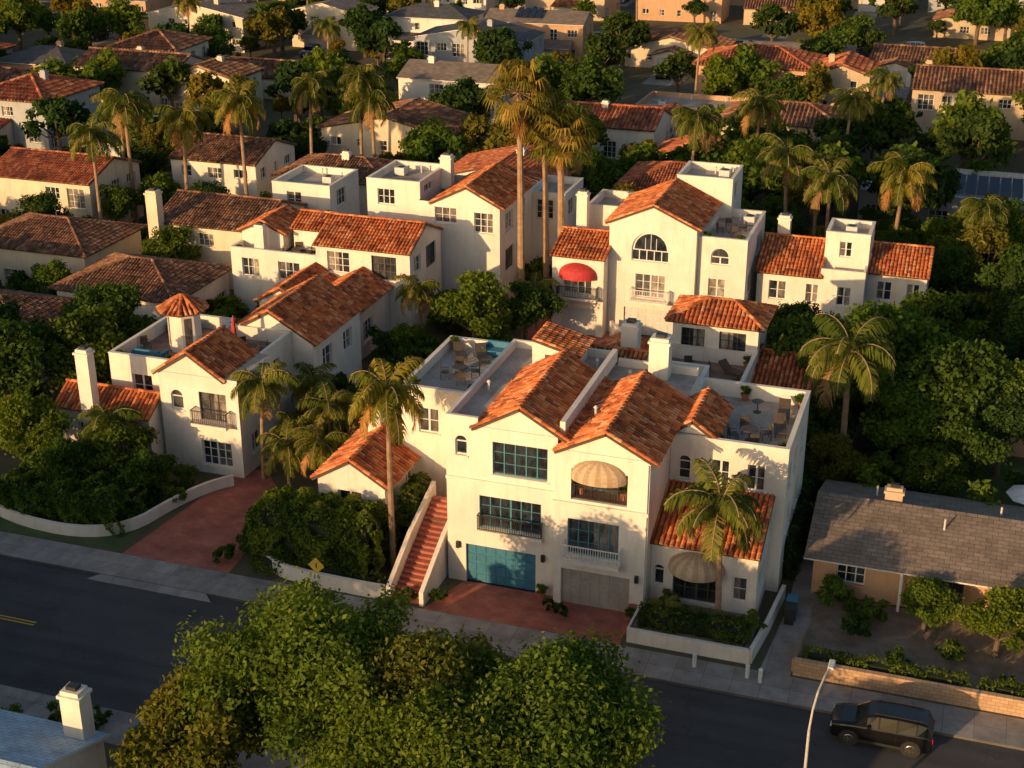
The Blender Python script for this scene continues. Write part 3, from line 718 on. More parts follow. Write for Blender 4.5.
G_('suburban_house',-26,-12,98,107,1,'white','tiler','gx',seed=28,hh=4,**far)
G_('suburban_house',-114,-98,92,103,1,'tan','tileb','gx',seed=29,hh=4,**far)
G_('suburban_house',-112,-94,148,158,2,'cream','shg','gy',seed=30,**far)
G_('suburban_house',-9,-1,86,93,1,'cream','tiler','gy',seed=31,hh=4,**far)
k=100; CARS=[]
for y in (78,116,155,202,230,290,320,352,390):
    x=-330+U(0,8)
    while x<170:
        w=U(9,18); dd=U(8,12); 
        vis = x > -0.95*y-75 and x < .5*y+5
        if vis and free(x+w/2,y+dd/2,0) and free(x,y,1) and free(x+w,y,1) and free(x+w,y+dd,1) and free(x,y+dd,1) and R()<.84:
            k+=3; yo=y+U(-3.5,3.5)
            st=random.choice([1,2,2]); rf=random.choice(['gx','gy','hip','hip','flat'] if y<130 else ['gx','gy','hip'])
            h=gen('suburban_house',x,x+w,yo,yo+dd,st,random.choice(['white','cream','tan','greyw','cream','peach']),random.choice(['tileb','tiler','shg','shd','tileb','shg','tileb']),rf,seed=k,hh=3.1,**far)
            if R()<.75 and w>10:
                wx=x+U(1,w-6); zz=2.9
                h.block(wx,wx+5,yo-3.5,yo-.02,0,zz,{'F':[(wx+.6,wx+4.4,0,2.3,'gw')]},top='none',foot=True); 
                h.shed(wx,wx+5,yo-3.5,yo-.02,zz,zz+.7,'F') if st==2 else h.gable(wx,wx+5,yo-3.5,yo-.02,zz-.1,.7,'Y')
                sheet('driveway',wx+.3,wx+4.7,yo-13,yo-3.5,.01,'conc'); FOOT.append((wx,wx+5,yo-12,yo-3.5))
                if R()<.6: CARS.append((wx+2.5,yo-7))
            if R()<.25 and rf=='gx':
                sp=h.b('solar_panels','solar'); zz=st*3.1; rs=min(w,dd)*.17; kk=rs/(dd/2)
                for i in range(4):
                    a=x+w*.3+i*1.1
                    for j in range(2):
                        y0=yo+.6+j*1.7; y1=y0+1.6; z0=zz+kk*(y0-yo)+.42; z1=zz+kk*(y1-yo)+.42
                        sp.face([(a,y0,z0),(a+1,y0,z0),(a+1,y1,z1),(a,y1,z1)])
            h.done(); h.e.rotation_euler[2]=U(-.07,.07)
        x+=w+U(2.5,8)

nh=gen('suburban_house',-27,-8.5,-32.5,-23.3,1,'white','shb','gx',seed=60,hh=3.7,extra=False,rise=1.7)
nh.chimney(-9.3,-23.8,0,6.4,1.0,.85,mat='white'); nh.done()
G_('suburban_house',-50,-32,-40,-27,2,'white','shg','hip',seed=61)
G_('suburban_house',-4,8,-46,-36,2,'cream','shg','gx',seed=62)
G_('suburban_house',-72,-56,-40,-28,2,'cream','tileb','hip',seed=63)
def picket(name,pts,h=1.0,mat='trim'):
    e=empty(name,(pts[0][0],pts[0][1],0)); mb=MB(); o=e.location
    for (a,b) in zip(pts[:-1],pts[1:]):
        d=math.dist(a,b); n=int(d/.16)
        for i in range(n+1):
            x=a[0]+(b[0]-a[0])*i/n-o.x; y=a[1]+(b[1]-a[1])*i/n-o.y
            mb.box(x-.04,x+.04,y-.015,y+.015,.05,h)
        for z in (.3,.8):
            p=Vector((a[0]-o.x,a[1]-o.y+.03,z)); q=Vector((b[0]-o.x,b[1]-o.y+.03,z)); mb.tube(p,q,.03,.03,4)
    obj('pickets',mb.mesh('pickets',[M[mat]]),(0,0,0),e)
picket('picket_fence',[(-30,-20),(-15.2,-20)])

# ------------------------------------------------------------------ foliage
def leaves_arrays(c,size,nrm=None,asp=.55):
    n=len(c); t=rng.normal(size=(n,3)); 
    nn=nrm+rng.normal(size=(n,3))*.7; nn/=np.linalg.norm(nn,axis=1)[:,None]
    t-= (t*nn).sum(1)[:,None]*nn
    t/=np.linalg.norm(t,axis=1)[:,None]
    b=np.cross(nn,t); s=size*rng.uniform(.6,1.35,(n,1))
    return np.stack([c-t*s,c-b*s*asp,c+t*s,c+b*s*asp],1).reshape(-1,3)
def build_leaf_mesh(name,V4,uvx,mats,woody=None,matidx=None):
    nq=len(V4)//4
    wv=np.array(woody.v,dtype=np.float32).reshape(-1,3) if woody and woody.v else np.zeros((0,3),np.float32)
    wf=woody.f if woody else []
    me=bpy.data.meshes.new(name)
    nv=len(V4)+len(wv); wl=sum(len(f) for f in wf)
    me.vertices.add(nv); me.vertices.foreach_set('co',np.concatenate([V4,wv]).astype(np.float32).ravel())
    me.loops.add(nq*4+wl); 
    lv=np.concatenate([np.arange(nq*4),np.array([i+len(V4) for f in wf for i in f],dtype=np.int64)]) if wl else np.arange(nq*4)
    me.loops.foreach_set('vertex_index',lv.astype(np.int32))
    me.polygons.add(nq+len(wf))
    ls=np.arange(nq)*4
    if wf:
        wlen=np.array([len(f) for f in wf]); ws=nq*4+np.concatenate([[0],np.cumsum(wlen)[:-1]])
        ls=np.concatenate([ls,ws])
    me.polygons.foreach_set('loop_start',ls.astype(np.int32))
    mi=np.zeros(nq+len(wf),dtype=np.int32)
    if matidx is not None: mi[:nq]=matidx
    mi[nq:]=len(mats)-1
    me.polygons.foreach_set('material_index',mi)
    for m in mats: me.materials.append(m)
    l=me.uv_layers.new(name='UVMap'); uv=np.zeros((nq*4+wl,2),np.float32)
    uv[:nq*4,0]=np.repeat(uvx,4); l.data.foreach_set('uv',uv.ravel())
    me.update(calc_edges=True); me.validate(); return me
def tree_mesh(name,r=4.0,h=8.0,nclump=26,leaves=9000,size=.16,leaf='leafA',flat=.8,seed=0,trunk=True,clr=.33,shrub=False):
    rg=np.random.default_rng(seed); rr=random.Random(seed)
    rz=(h-h*clr)/2 if not shrub else h*.5
    cz=h*.5 if shrub else h*clr+rz
    C=[];rad=[]
    for i in range(nclump):
        th=rr.uniform(0,6.283); cu=rr.uniform(-.75,1); q=math.sqrt(1-cu*cu)*rr.uniform(.45,.88)
        if rr.random()<.25: q*=.4
        C.append((math.cos(th)*q*r,math.sin(th)*q*r,cz+cu*rz*rr.uniform(.55,.85))); rad.append(r*rr.uniform(.14,.34))
    C=np.array(C);rad=np.array(rad)
    w=rad**2; idx=rg.choice(nclump,leaves,p=w/w.sum())
    dv=rg.normal(size=(leaves,3)); dv/=np.linalg.norm(dv,axis=1)[:,None]
    rf=rg.uniform(.25,1.0,(leaves,1))**.45*(1+.16*rg.normal(size=(leaves,1)))
    P=C[idx]+dv*rad[idx][:,None]*rf*np.array([1,1,flat])
    P+= .06*r*np.stack([np.sin(P[:,1]*1.3+seed)*np.cos(P[:,2]*1.7),np.sin(P[:,0]*1.5+seed),np.cos(P[:,0]*1.1+P[:,1])],1)
    V=leaves_arrays(P,size,dv*.8+np.array([0,0,.35]))
    ctr=rg.uniform(0,1,nclump)
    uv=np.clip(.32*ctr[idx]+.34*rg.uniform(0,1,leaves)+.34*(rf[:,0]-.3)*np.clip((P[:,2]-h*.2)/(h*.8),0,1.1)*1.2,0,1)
    wd=MB()
    if trunk:
        base=Vector((0,0,-.1)); fork=Vector((rr.uniform(-.2,.2),rr.uniform(-.2,.2),h*clr))
        wd.tube(base,fork,r*.075+.03,r*.055+.02,8)
        for i in range(min(nclump,11)):
            t=Vector(C[i]); m=fork.lerp(t,.5)+Vector((0,0,-.08*r))
            wd.tube(fork,m,r*.035+.01,r*.02+.01,6,False); wd.tube(m,t,r*.02+.01,.015,5,False)
    return build_leaf_mesh(name,V,uv,[M[leaf],M['bark']],wd)
def frond_queen(rr,az,el,Ln):
    quads=[];pts=[];p=Vector((0,0,0)); n=11; e=el
    h=Vector((math.cos(az),math.sin(az),0)); side=Vector((-math.sin(az),math.cos(az),0))
    for i in range(n+1):
        pts.append(p.copy()); d=h*math.cos(e)+Vector((0,0,1))*math.sin(e); p=p+d*Ln/n; e-=rr.uniform(.10,.20)*(1+i*.06)
    rac=[(pts[i],pts[i+1]) for i in range(n)]
    nl=38
    for k in range(nl):
        t=.1+.9*k/nl; f=t*n; i=min(int(f),n-1); q=pts[i].lerp(pts[i+1],f-i); d=(pts[i+1]-pts[i]).normalized()
        ll=Ln*.30*(math.sin(math.pi*(t*.85+.12))**.6)*rr.uniform(.85,1.15)
        for sd in (-1,1):
            a=rr.uniform(-.4,.4)
            dd=(side*sd*.85+d*.5+Vector((0,0,-.3+a))).normalized()
            m=q+dd*ll*.5; dd2=(dd*.55+Vector((0,0,-.85))+d*.1).normalized(); tip=m+dd2*ll*.6
            w=d*.052*Ln/3
            quads.append([q-w*.6,q+w*.6,m+w,m-w]); quads.append([m-w,m+w,tip+w*.15,tip-w*.15])
    return quads,rac
def palm_mesh(name,h=10,Ln=3.0,nf=17,seed=0,lean=(0,0),rt=.16,kind='queen'):
    rr=random.Random(seed); wd=MB(); top=Vector((lean[0],lean[1],h)); k=9
    prev=Vector((0,0,-.1))
    for i in range(1,k+1):
        t=i/k; q=Vector((lean[0]*t*t,lean[1]*t*t,h*t)); wd.tube(prev,q,rt*(1.25-.45*(t-1/k)),rt*(1.22-.45*t),9,False); prev=q
    Q=[];mi=[];uv=[]
    if kind=='queen':
        wd.tube(top,top+Vector((0,0,.6)),rt*.8,rt*.5,8)
        for i in range(nf):
            az=i*2.4+rr.uniform(-.3,.3); el=1.35-1.65*(i/nf)**.85+rr.uniform(-.15,.15); L_=Ln*rr.uniform(.8,1.1)
            q,rac=frond_queen(rr,az,el,L_); c=rr.uniform(.15,.8); dead=1 if i>=nf-3 and rr.random()<.7 else 0
            for x in q: Q.append([p+top+Vector((0,0,.35)) for p in x]); mi.append(dead); uv.append(min(1,max(0,c+rr.uniform(-.2,.25))))
            for a,b in rac: wd.tube(a+top+Vector((0,0,.35)),b+top+Vector((0,0,.35)),.03,.025,4,False)
    else:
        nl=int(nf*.8)
        for i in range(nf):
            dead=1 if i>=nl else 0; t=i/nl
            az=i*2.4+rr.uniform(-.3,.3); el=1.4-1.9*t+rr.uniform(-.25,.25); pl=Ln*.62*rr.uniform(.7,1.15)
            c0=top.copy()
            if dead: el=-1.3-rr.uniform(0,.2); pl=Ln*rr.uniform(.1,.3); c0=top-Vector((0,0,(i-nl)/(nf-nl)*1.8))
            hh=Vector((math.cos(az),math.sin(az),0)); d=hh*math.cos(el)+Vector((0,0,math.sin(el))); c=c0+d*pl-Vector((0,0,.15*pl))
            wd.tube(c0,c,.03,.02,4,False); side=Vector((-math.sin(az),math.cos(az),0)); cc=rr.uniform(.05,.95); ns=14; Rr=Ln*(.25 if dead else .38)*rr.uniform(.8,1.2)
            tw=rr.uniform(-.5,.5); up=side.cross(d); side=(side*math.cos(tw)+up*math.sin(tw)).normalized()
            for j in range(ns):
                th=-1.9+3.8*j/(ns-1); dd=(d*math.cos(th)+side*math.sin(th)); w=(side*math.cos(th)-d*math.sin(th))*Rr*.07
                m=c+dd*Rr*.6; tip=m+(dd*.7+Vector((0,0,-.7-rr.random()*.4))).normalized()*Rr*.75*rr.uniform(.7,1.3)
                Q.append([c,c+w*.2,m+w,m-w]);Q.append([m-w,m+w,tip+w*.1,tip-w*.1]); mi+= [dead,dead]; u=min(1,max(0,cc+rr.uniform(-.25,.25))); uv+=[u,u]
    V=np.array([[tuple(p) for p in q] for q in Q],dtype=np.float32).reshape(-1,3)
    lf='leafP' if kind=='queen' else 'leafF'
    return build_leaf_mesh(name,V,np.array(uv),[M[lf],M['dead'],M['palmbark']],wd,np.array(mi,dtype=np.int32))
def hedge(name,x0,x1,y0,y1,z0,z1,size=.09,dens=110,leaf='leafB',lump=.25):
    cx,cy=(x0+x1)/2,(y0+y1)/2; w,d,h=x1-x0,y1-y0,z1-z0
    A=[w*d,w*h,w*h,d*h,d*h]; n=int(sum(A)*dens); f=rng.choice(5,n,p=np.array(A)/sum(A)); a=rng.uniform(0,1,n);b=rng.uniform(0,1,n)
    P=np.zeros((n,3)); Nn=np.zeros((n,3))
    for i in range(5):
        m=f==i
        if i==0: P[m]=np.stack([a[m],b[m],np.ones(m.sum())],1); Nn[m]=(0,0,1)
        if i==1: P[m]=np.stack([a[m],np.zeros(m.sum()),b[m]],1); Nn[m]=(0,-1,0)
        if i==2: P[m]=np.stack([a[m],np.ones(m.sum()),b[m]],1); Nn[m]=(0,1,0)
        if i==3: P[m]=np.stack([np.zeros(m.sum()),a[m],b[m]],1); Nn[m]=(-1,0,0)
        if i==4: P[m]=np.stack([np.ones(m.sum()),a[m],b[m]],1); Nn[m]=(1,0,0)
    P=P*np.array([w,d,h])-np.array([w/2,d/2,0])
    nz=np.sin(P[:,0]*1.9+cx)*np.cos(P[:,1]*2.1+cy)+.6*np.sin(P[:,0]*4.3+P[:,2]*3.1)+.5*np.cos(P[:,1]*5+P[:,2]*2.3)
    P+=Nn*(nz*lump*.5+rng.normal(size=n)*.06-.02)[:,None]
    ex=np.clip(np.abs(P[:,0])/(w/2)-.75,0,1)*4; ey=np.clip(np.abs(P[:,1])/(d/2)-.75,0,1)*4; ez=np.clip(P[:,2]/h-.5,0,1)*2
    P[:,2]-=np.maximum(ex,ey)**2*ez*h*.14
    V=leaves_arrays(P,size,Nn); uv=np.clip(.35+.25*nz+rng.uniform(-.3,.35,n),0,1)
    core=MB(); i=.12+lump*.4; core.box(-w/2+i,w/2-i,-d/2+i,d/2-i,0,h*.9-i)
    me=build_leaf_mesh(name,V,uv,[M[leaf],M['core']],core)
    return obj(name,me,(cx,cy,z0))

LF=['leafA','leafB','leafA','leafC','leafB','leafG']
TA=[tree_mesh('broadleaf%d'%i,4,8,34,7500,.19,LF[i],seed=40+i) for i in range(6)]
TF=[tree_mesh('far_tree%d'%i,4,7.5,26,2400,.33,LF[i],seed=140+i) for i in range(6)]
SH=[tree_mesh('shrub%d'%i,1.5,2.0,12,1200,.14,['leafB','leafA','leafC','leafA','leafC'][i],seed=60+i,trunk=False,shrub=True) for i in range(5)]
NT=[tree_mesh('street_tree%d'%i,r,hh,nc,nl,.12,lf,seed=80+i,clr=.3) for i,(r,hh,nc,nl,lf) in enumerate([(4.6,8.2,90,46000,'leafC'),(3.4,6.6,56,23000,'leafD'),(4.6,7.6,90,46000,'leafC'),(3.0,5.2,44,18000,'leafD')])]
QP=[palm_mesh('queen_palm%d'%i,10,3.1,22,seed=i,lean=(U(-.5,.5),U(-.4,.4))) for i in range(4)]
FP=[palm_mesh('fan_palm%d'%i,15,2.9,64,seed=20+i,lean=(U(-.8,.8),U(-.5,.5)),rt=.26,kind='fan') for i in range(3)]
obj('street_tree',NT[0],(-.4,-19.0,0),scale=1.12); obj('street_tree',NT[1],(5.2,-18.6,0),rot=1,scale=1.25); obj('street_tree',NT[2],(10.4,-18.0,0),rot=2,scale=1.1)
obj('street_tree',NT[3],(-4.6,-21.8,0),scale=1.2); obj('street_tree',NT[1],(-8,-20.5,0),rot=3,scale=.35); obj('street_tree',NT[2],(6.5,-22.5,0),rot=4,scale=1.05)
obj('street_tree',NT[3],(3,-17.9,0),rot=2,scale=1.0)
for x,y,s in ((-22,-24,.95),(-30,-22,1.2),(-38,-25,1.2),(-47,-23,1.1),(-57,-24,1.2),(9,-34,.9),(18,-38,1.1),(-27,-38,1.6),(-34,-46,1.6),(-52,-48,1.6),(-70,-24,1.3),(-80,-26,1.3),(-66,-45,1.5),(27,-40,1.3),(36,-37,1.1)):
    obj('broadleaf_tree',random.choice(TA[:5]),(x,y,0),rot=U(0,6),scale=s)
def palm(kind,x,y,h,sc=None,v=None):
    L_=QP if kind=='q' else FP; base=10 if kind=='q' else 15; me=L_[v if v is not None else random.randrange(len(L_))]
    s=sc or 1.0
    if kind=='q' and h/base<.95*s:
        obj('queen_palm_tree',me,(x,y,h-base*s),rot=U(0,6),scale=s)
    else:
        obj('queen_palm_tree' if kind=='q' else 'fan_palm_tree',me,(x,y,0),rot=U(0,6),scale=(s,s,h/base))
palm('q',-4.4,-.2,10.8,1.0); palm('q',15,-.9,7.3,1.12,1); palm('q',19.2,19.5,9,1.4); palm('q',-17.2,8,6.4,.9)
palm('f',-11,44,19.0,1.1,0); palm('f',-8.0,46,15.3,1.2,1); palm('f',-9.8,47.5,17,.95,2)
for x,y,h in ((-55,47,11),(-57,56,12),(-52,58,10.5),(-45,58,12.5),(-42.5,68,12.5),(-38,71,13),(-36,70,11),(9,62,10.5),(11.5,63,9.5),(13,60,9),(11,92,10),(18.6,65,9),(-3,76,10),(3,80,11),(-62,62,10),(40,60,9),(26,62,7)):
    palm('q',x,y,h,U(1.0,1.25))
for x,y,h,s in ((-16,14,4.5,.8),(-13,10,4.5,.8),(-15,31,5.5,.8),(-12,7,3.5,.8),(-14.5,6.5,3,.8),(-11.5,12,4,.9),(-10,10,3,.8),(-12,62,10,1.1),(-26,4.5,4,.9),(-15.5,10,2.6,.8),(12,-1.6,1.4,.4),(-7.5,38,4,.8)):
    palm('q',x,y,h,s)
for x,y,s,v in ((16.6,26,1.15,2),(21,27.5,1.25,3),(25.5,24.5,1.1,0),(22.8,22,.8,3),(17,21.5,.6,0),(29,26,.9,3),(26.5,20.5,.7,0),(21,35,.8,0),(-11,32.0,.9,3),(-8,36,.7,2),(-34,13,1.0,0),(-38,8,1.1,2),(-36,19,1.0,0),(-31.5,3.0,.75,3),(-42,12,1.1,1),(34,33,1,2),(38,36,1.1,1),(32,42,1,0),(30,52,1,2),(36,48,1.1,0),(28,66,.9,3),(10,75,1,5),(-12,70,1,0),(24,40,.9,2),(27,58,.9,5),(-20,80,1.2,5),(-6,60,.9,5),(3,62,.9,3)):
    obj('broadleaf_tree',TA[v],(x,y,0),rot=U(0,6),scale=s)
for x,y,s in ((-25.5,3.8,.62),(-28,1.5,.55),(-22.8,3,.45)): obj('weeping_tree',TA[0],(x,y,0),scale=s)
for x,y,s in ((25.6,3.0,.45),(29.3,1.6,.55),(31.8,2.6,.6)): obj('small_garden_tree',TA[3],(x,y,-.4),rot=x,scale=s)
def cypress(x,y,h,r):
    n=5000; t=rng.uniform(0,1,n); th=rng.uniform(0,6.283,n); rr_=r*np.sin(np.pi*(t*.9+.08))**.6*rng.uniform(.7,1.05,n)
    P=np.stack([np.cos(th)*rr_,np.sin(th)*rr_,t*h],1); V=leaves_arrays(P,.13,np.stack([np.cos(th),np.sin(th),th*0+.3],1))
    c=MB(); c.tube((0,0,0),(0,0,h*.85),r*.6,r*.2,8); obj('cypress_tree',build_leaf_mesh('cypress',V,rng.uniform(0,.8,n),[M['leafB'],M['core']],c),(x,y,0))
cypress(28.8,45,8,.8); cypress(30.5,46,7,.7)
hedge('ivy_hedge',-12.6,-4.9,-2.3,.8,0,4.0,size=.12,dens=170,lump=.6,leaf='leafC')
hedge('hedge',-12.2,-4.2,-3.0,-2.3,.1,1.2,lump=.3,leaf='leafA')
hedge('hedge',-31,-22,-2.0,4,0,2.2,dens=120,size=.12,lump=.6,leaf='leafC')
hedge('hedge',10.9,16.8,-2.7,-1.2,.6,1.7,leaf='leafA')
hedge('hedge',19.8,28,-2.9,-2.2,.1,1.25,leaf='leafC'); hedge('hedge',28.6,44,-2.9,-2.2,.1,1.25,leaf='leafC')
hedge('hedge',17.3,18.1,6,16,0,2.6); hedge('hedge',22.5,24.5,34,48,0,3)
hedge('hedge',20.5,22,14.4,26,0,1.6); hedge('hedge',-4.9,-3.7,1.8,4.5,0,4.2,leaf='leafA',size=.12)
for x,y,s in ((20.8,3.6,1.0),(22,1,.7),(24.5,-.8,.5),(27,.5,.6),(6.4,-1.9,.4),(5.6,-1.5,.35),(-2.2,-3.1,.4),(-.7,-2.4,.4),(16.8,-1,.6),(12,0.1,.5),(-14.1,-2.6,.6),(-13.5,0,.7),(30,-1.5,.5),(-14,-19,.7),(-16,-20.7,.8),(-12.5,-18.5,.5),(23,2.6,.8),(-13.6,-1.2,.8),(-13.8,1.5,.9),(-21.6,5.2,.8),(-20.9,3,.6)):
    obj('shrub',random.choice(SH),(x,y,.6 if 10.7<x<17 else 0),rot=U(0,6),scale=s)
cnt=0
while cnt<440:
    y=U(8,75); x=U(-.75*y-50,.42*y+24)
    if free(x,y,.6) and not (-9<x<3 and 14<y<45) and not(-20<x<-13 and y<9):
        obj('shrub',random.choice(SH),(x,y,0),rot=U(0,6),scale=U(.6,1.8)); cnt+=1
cnt=0
while cnt<80:
    y=U(14,75); x=U(-.75*y-50,.42*y+28)
    if free(x,y,1.5) and not (-9<x<3 and 14<y<44) and not(-19<x<18 and y<34):
        obj('broadleaf_tree',random.choice(TA),(x,y,0),rot=U(0,6),scale=U(.45,.8)); cnt+=1
dt=empty('distant_trees',(0,150,0)); cnt=0
while cnt<780:
    y=75+U(0,1)**1.2*340; x=U(-.98*y-60,.5*y+25)
    if free(x,y,1) and not 174<y<188 and not 260<y<274:
        obj('tree_crown',random.choice(TF+[TF[3]]),(x,y-150,0),parent=dt,rot=U(0,6),scale=U(.4,1.25)); cnt+=1
for i in range(55):
    y=U(85,260); x=U(-.9*y-50,.5*y)
    if free(x,y,1): obj('palm_crown',random.choice(QP),(x,y-150,0),parent=dt,rot=U(0,6),scale=U(.8,1.2))
def pot(x,y,z,s=.3):
    e=empty('potted_plant',(x,y,z)); mb=MB(); mb.tube((0,0,0),(0,0,.4),.17,.25,12); mb.tube((0,0,.4),(0,0,.45),.28,.28,12)
    obj('pot',mb.mesh('pot',[M['terra']]),(0,0,0),e); obj('plant',random.choice(SH[:3]),(0,0,.35),e,scale=s)
for p in ((13.4,5.3,8.1),(17,5.2,8.1),(17,12.4,8.1),(13.6,12.5,8.1),(-1.6,6.2,8.7),(-5.4,6.2,8.7),(-5.4,13.4,8.7),(6.3,17.2,6.5),(12.3,17.2,6.5),(12.3,21.3,6.5),(-28.7,10.1,6),(-28.7,17.3,6),(-24.9,10.2,6),(4.8,-.5,0),(10.3,-1.2,0),(6.8,.3,6.7),(9.2,.3,6.7),(-33.4,35.6,5.4),(-26.6,35.8,5.4),(5.2,42.8,8.2),(8,42.8,8.2)): pot(*p)

# ------------------------------------------------------------------ car
def carpaint(name,c):
    m,nt,b=newmat(name); b.inputs['Base Color'].default_value=(*c,1); b.inputs['Coat Weight'].default_value=.5; b.inputs['Coat Roughness'].default_value=.08
    b.inputs['Specular IOR Level'].default_value=.3
    n=noise(nt,coords(nt,'Object'),3); r=ramp(nt,n,[(.3,(.3,)*3),(.7,(.42,)*3)]); nt.links.new(r,b.inputs['Roughness']); return m
CP={k:carpaint('car_paint_'+k,c) for k,c in dict(black=(.006,.006,.007),white=(.7,.7,.7),silver=(.35,.36,.38),red=(.3,.02,.02),blue=(.03,.06,.15)).items()}
tyre=nmat('tyre_rubber',(.015,.015,.015),(.025,.025,.025),4,.8); rim=nmat('alloy_rim',(.3,.3,.31),(.4,.4,.4),4,.35,metal=1)
lampw=nmat('headlamp_glass',(.5,.5,.5),(.6,.6,.6),4,.1); lampr=nmat('tail_lamp_glass',(.35,.01,.01),(.45,.02,.02),4,.15); plast=nmat('black_plastic',(.015,.015,.015),(.02,.02,.02),4,.6)
cg,_nt,_b=newmat('car_glass'); _b.inputs['Base Color'].default_value=(.01,.012,.014,1); _b.inputs['Roughness'].default_value=.08
CM={}
def car(name,x,y,rot,col,z=-.136):
    e=empty(name,(x,y,z)); e.rotation_euler[2]=rot
    if col in CM:
        for nme,me in CM[col]: obj(nme,me,(0,0,0),e)
        return
    S=[(-2.38,.45,.80,.82,.74,.66),(-2.3,.28,.98,1.02,.86,.78),(-1.9,.25,1.08,1.12,.94,.86),(-1.25,.24,1.15,1.20,.96,.86),(-.65,.24,1.17,1.66,.96,.72),(-.2,.24,1.18,1.79,.96,.72),(.8,.24,1.19,1.81,.96,.72),(1.7,.24,1.20,1.78,.96,.72),(2.12,.26,1.20,1.70,.95,.72),(2.36,.32,1.12,1.2,.91,.80),(2.42,.45,.95,.98,.84,.76)]
    body=MB();gl=MB()
    def ring(s):
        x,zl,zb,zr,wb,wr=s; zm=(zl+zb)/2
        return [(x,-wb*.9,zl),(x,-wb*1.0,zm),(x,-wb,zb-.06),(x,-wb*.965,zb),(x,-wr-.02,zr-.05),(x,-wr*.8,zr),(x,wr*.8,zr),(x,wr+.02,zr-.05),(x,wb*.965,zb),(x,wb,zb-.06),(x,wb*1.0,zm),(x,wb*.9,zl)]
    Rg=[ring(s) for s in S]
    for i in range(len(S)-1):
        for j in range(11):
            q=[Rg[i][j],Rg[i][j+1],Rg[i+1][j+1],Rg[i+1][j]]
            glass=(j in(3,7) and 3<=i<=7) or (j in (4,5,6) and i in(3,8))
            (gl if glass else body).face(q)
        body.face([Rg[i][11],Rg[i][0],Rg[i+1][0],Rg[i+1][11]])
    body.face(Rg[0]);body.face(Rg[-1][::-1])
    for sd in (-1,1):
        for xx in (-.1,.75,1.65):
            body.hexa([(xx-.04,sd*.935,1.18),(xx-.04,sd*.91,1.18),(xx+.04,sd*.91,1.18),(xx+.04,sd*.935,1.18),(xx-.04,sd*.765,1.74),(xx-.04,sd*.73,1.74),(xx+.04,sd*.73,1.74),(xx+.04,sd*.765,1.74)])
    pl=MB()
    for sd in (-1,1):
        pl.tube((-.4,sd*.62,1.85),(1.9,sd*.62,1.84),.03,.03,6)
        pl.box(-1.0,1.0,sd*.965-.012,sd*.965+.012,.3,.45)
        for xx in (-.12,.74): pl.box(xx-.006,xx+.006,sd*.962-.004,sd*.962+.004,.45,1.1)
        body.box(-.65,-.45,sd*1.06-.1,sd*1.06+.1,1.18,1.34)
        for xx in (-1.45,1.45): pl.tube((xx,sd*.70,.40),(xx,sd*.972,.40),.47,.47,22)
    pl.box(-2.42,-2.36,-.5,.5,.5,.72)
    wh=MB();rm=MB()
    for sd in (-1,1):
        for xx in (-1.45,1.45):
            wh.tube((xx,sd*.72,.38),(xx,sd*.985,.38),.38,.38,24); rm.tube((xx,sd*.984,.38),(xx,sd*.995,.38),.25,.23,16)
            for k in range(5):
                a=k*1.2566; wh.tube((xx+.15*math.cos(a),sd*.994,.38+.15*math.sin(a)),(xx+.15*math.cos(a),sd*.999,.38+.15*math.sin(a)),.05,.05,6)
    lw=MB();lr=MB()
    for sd in (-1,1):
        lw.box(-2.37,-2.2,sd*.70-.14,sd*.70+.14,.80,.92); lr.box(2.28,2.43,sd*.74-.13,sd*.74+.12,.86,1.1)
    me=body.mesh('body',[CP[col]]); o=obj('body',me,(0,0,0),e)
    if name=='parked_suv':
        md=o.modifiers.new('w','WELD'); md.merge_threshold=.002; bv=o.modifiers.new('b','BEVEL'); bv.width=.03; bv.segments=2; bv.limit_method='ANGLE'; bv.angle_limit=math.radians(18)
    CM[col]=[('body',me)]
    for nme,mb,m in (('windows',gl,cg),('trim',pl,plast),('wheels',wh,tyre),('rims',rm,rim),('headlamps',lw,lampw),('tail_lamps',lr,lampr)):
        m2=mb.mesh(nme,[m]); obj(nme,m2,(0,0,0),e); CM[col].append((nme,m2))
car('parked_suv',24.2,-7.25,0,'black')
for x,c,y in ((21,'white',177.2),(12,'white',184.8),(28,'silver',177.2),(36,'red',184.8),(44,'white',184.8),(50,'white',177.2),(-30,'black',177.2),(-48,'white',184.8),(-75,'silver',177.2),(-90,'blue',184.8),(-104,'white',177.2),(-120,'black',184.8),(-135,'white',177.2),(5,'blue',177.2)):
    car('parked_car',x,y,0 if y>180 else math.pi,c)
for x,y in CARS: car('parked_car',x,y,1.57,random.choice(['white','silver','black','white','blue','red']),.01)

# ------------------------------------------------------------------ street furniture
def lamp():
    e=empty('street_lamp',(21.6,-17.95,0)); mb=MB()
    mb.tube((0,0,0),(0,0,.5),.16,.14,12); mb.tube((0,0,.5),(0,0,7.4),.09,.06,12)
    pts=[(0,0,7.4),(.05,.25,8.2),(.15,.8,8.75),(.3,1.6,9.0),(.42,2.2,9.05)]
    for a,b in zip(pts[:-1],pts[1:]): mb.tube(a,b,.05,.045,8)
    obj('pole',mb.mesh('pole',[nmat('lamp_pole_metal',(.45,.42,.38),(.55,.52,.48),3,.5)]),(0,0,0),e)
    h=MB(); h.hexa([(.33,2.15,8.98),(.33,2.85,8.95),(.60,2.85,8.95),(.60,2.15,8.98),(.38,2.1,9.12),(.36,2.8,9.07),(.57,2.8,9.07),(.55,2.1,9.12)])
    obj('lamp_head',h.mesh('head',[M['trim']]),(0,0,0),e)
lamp()
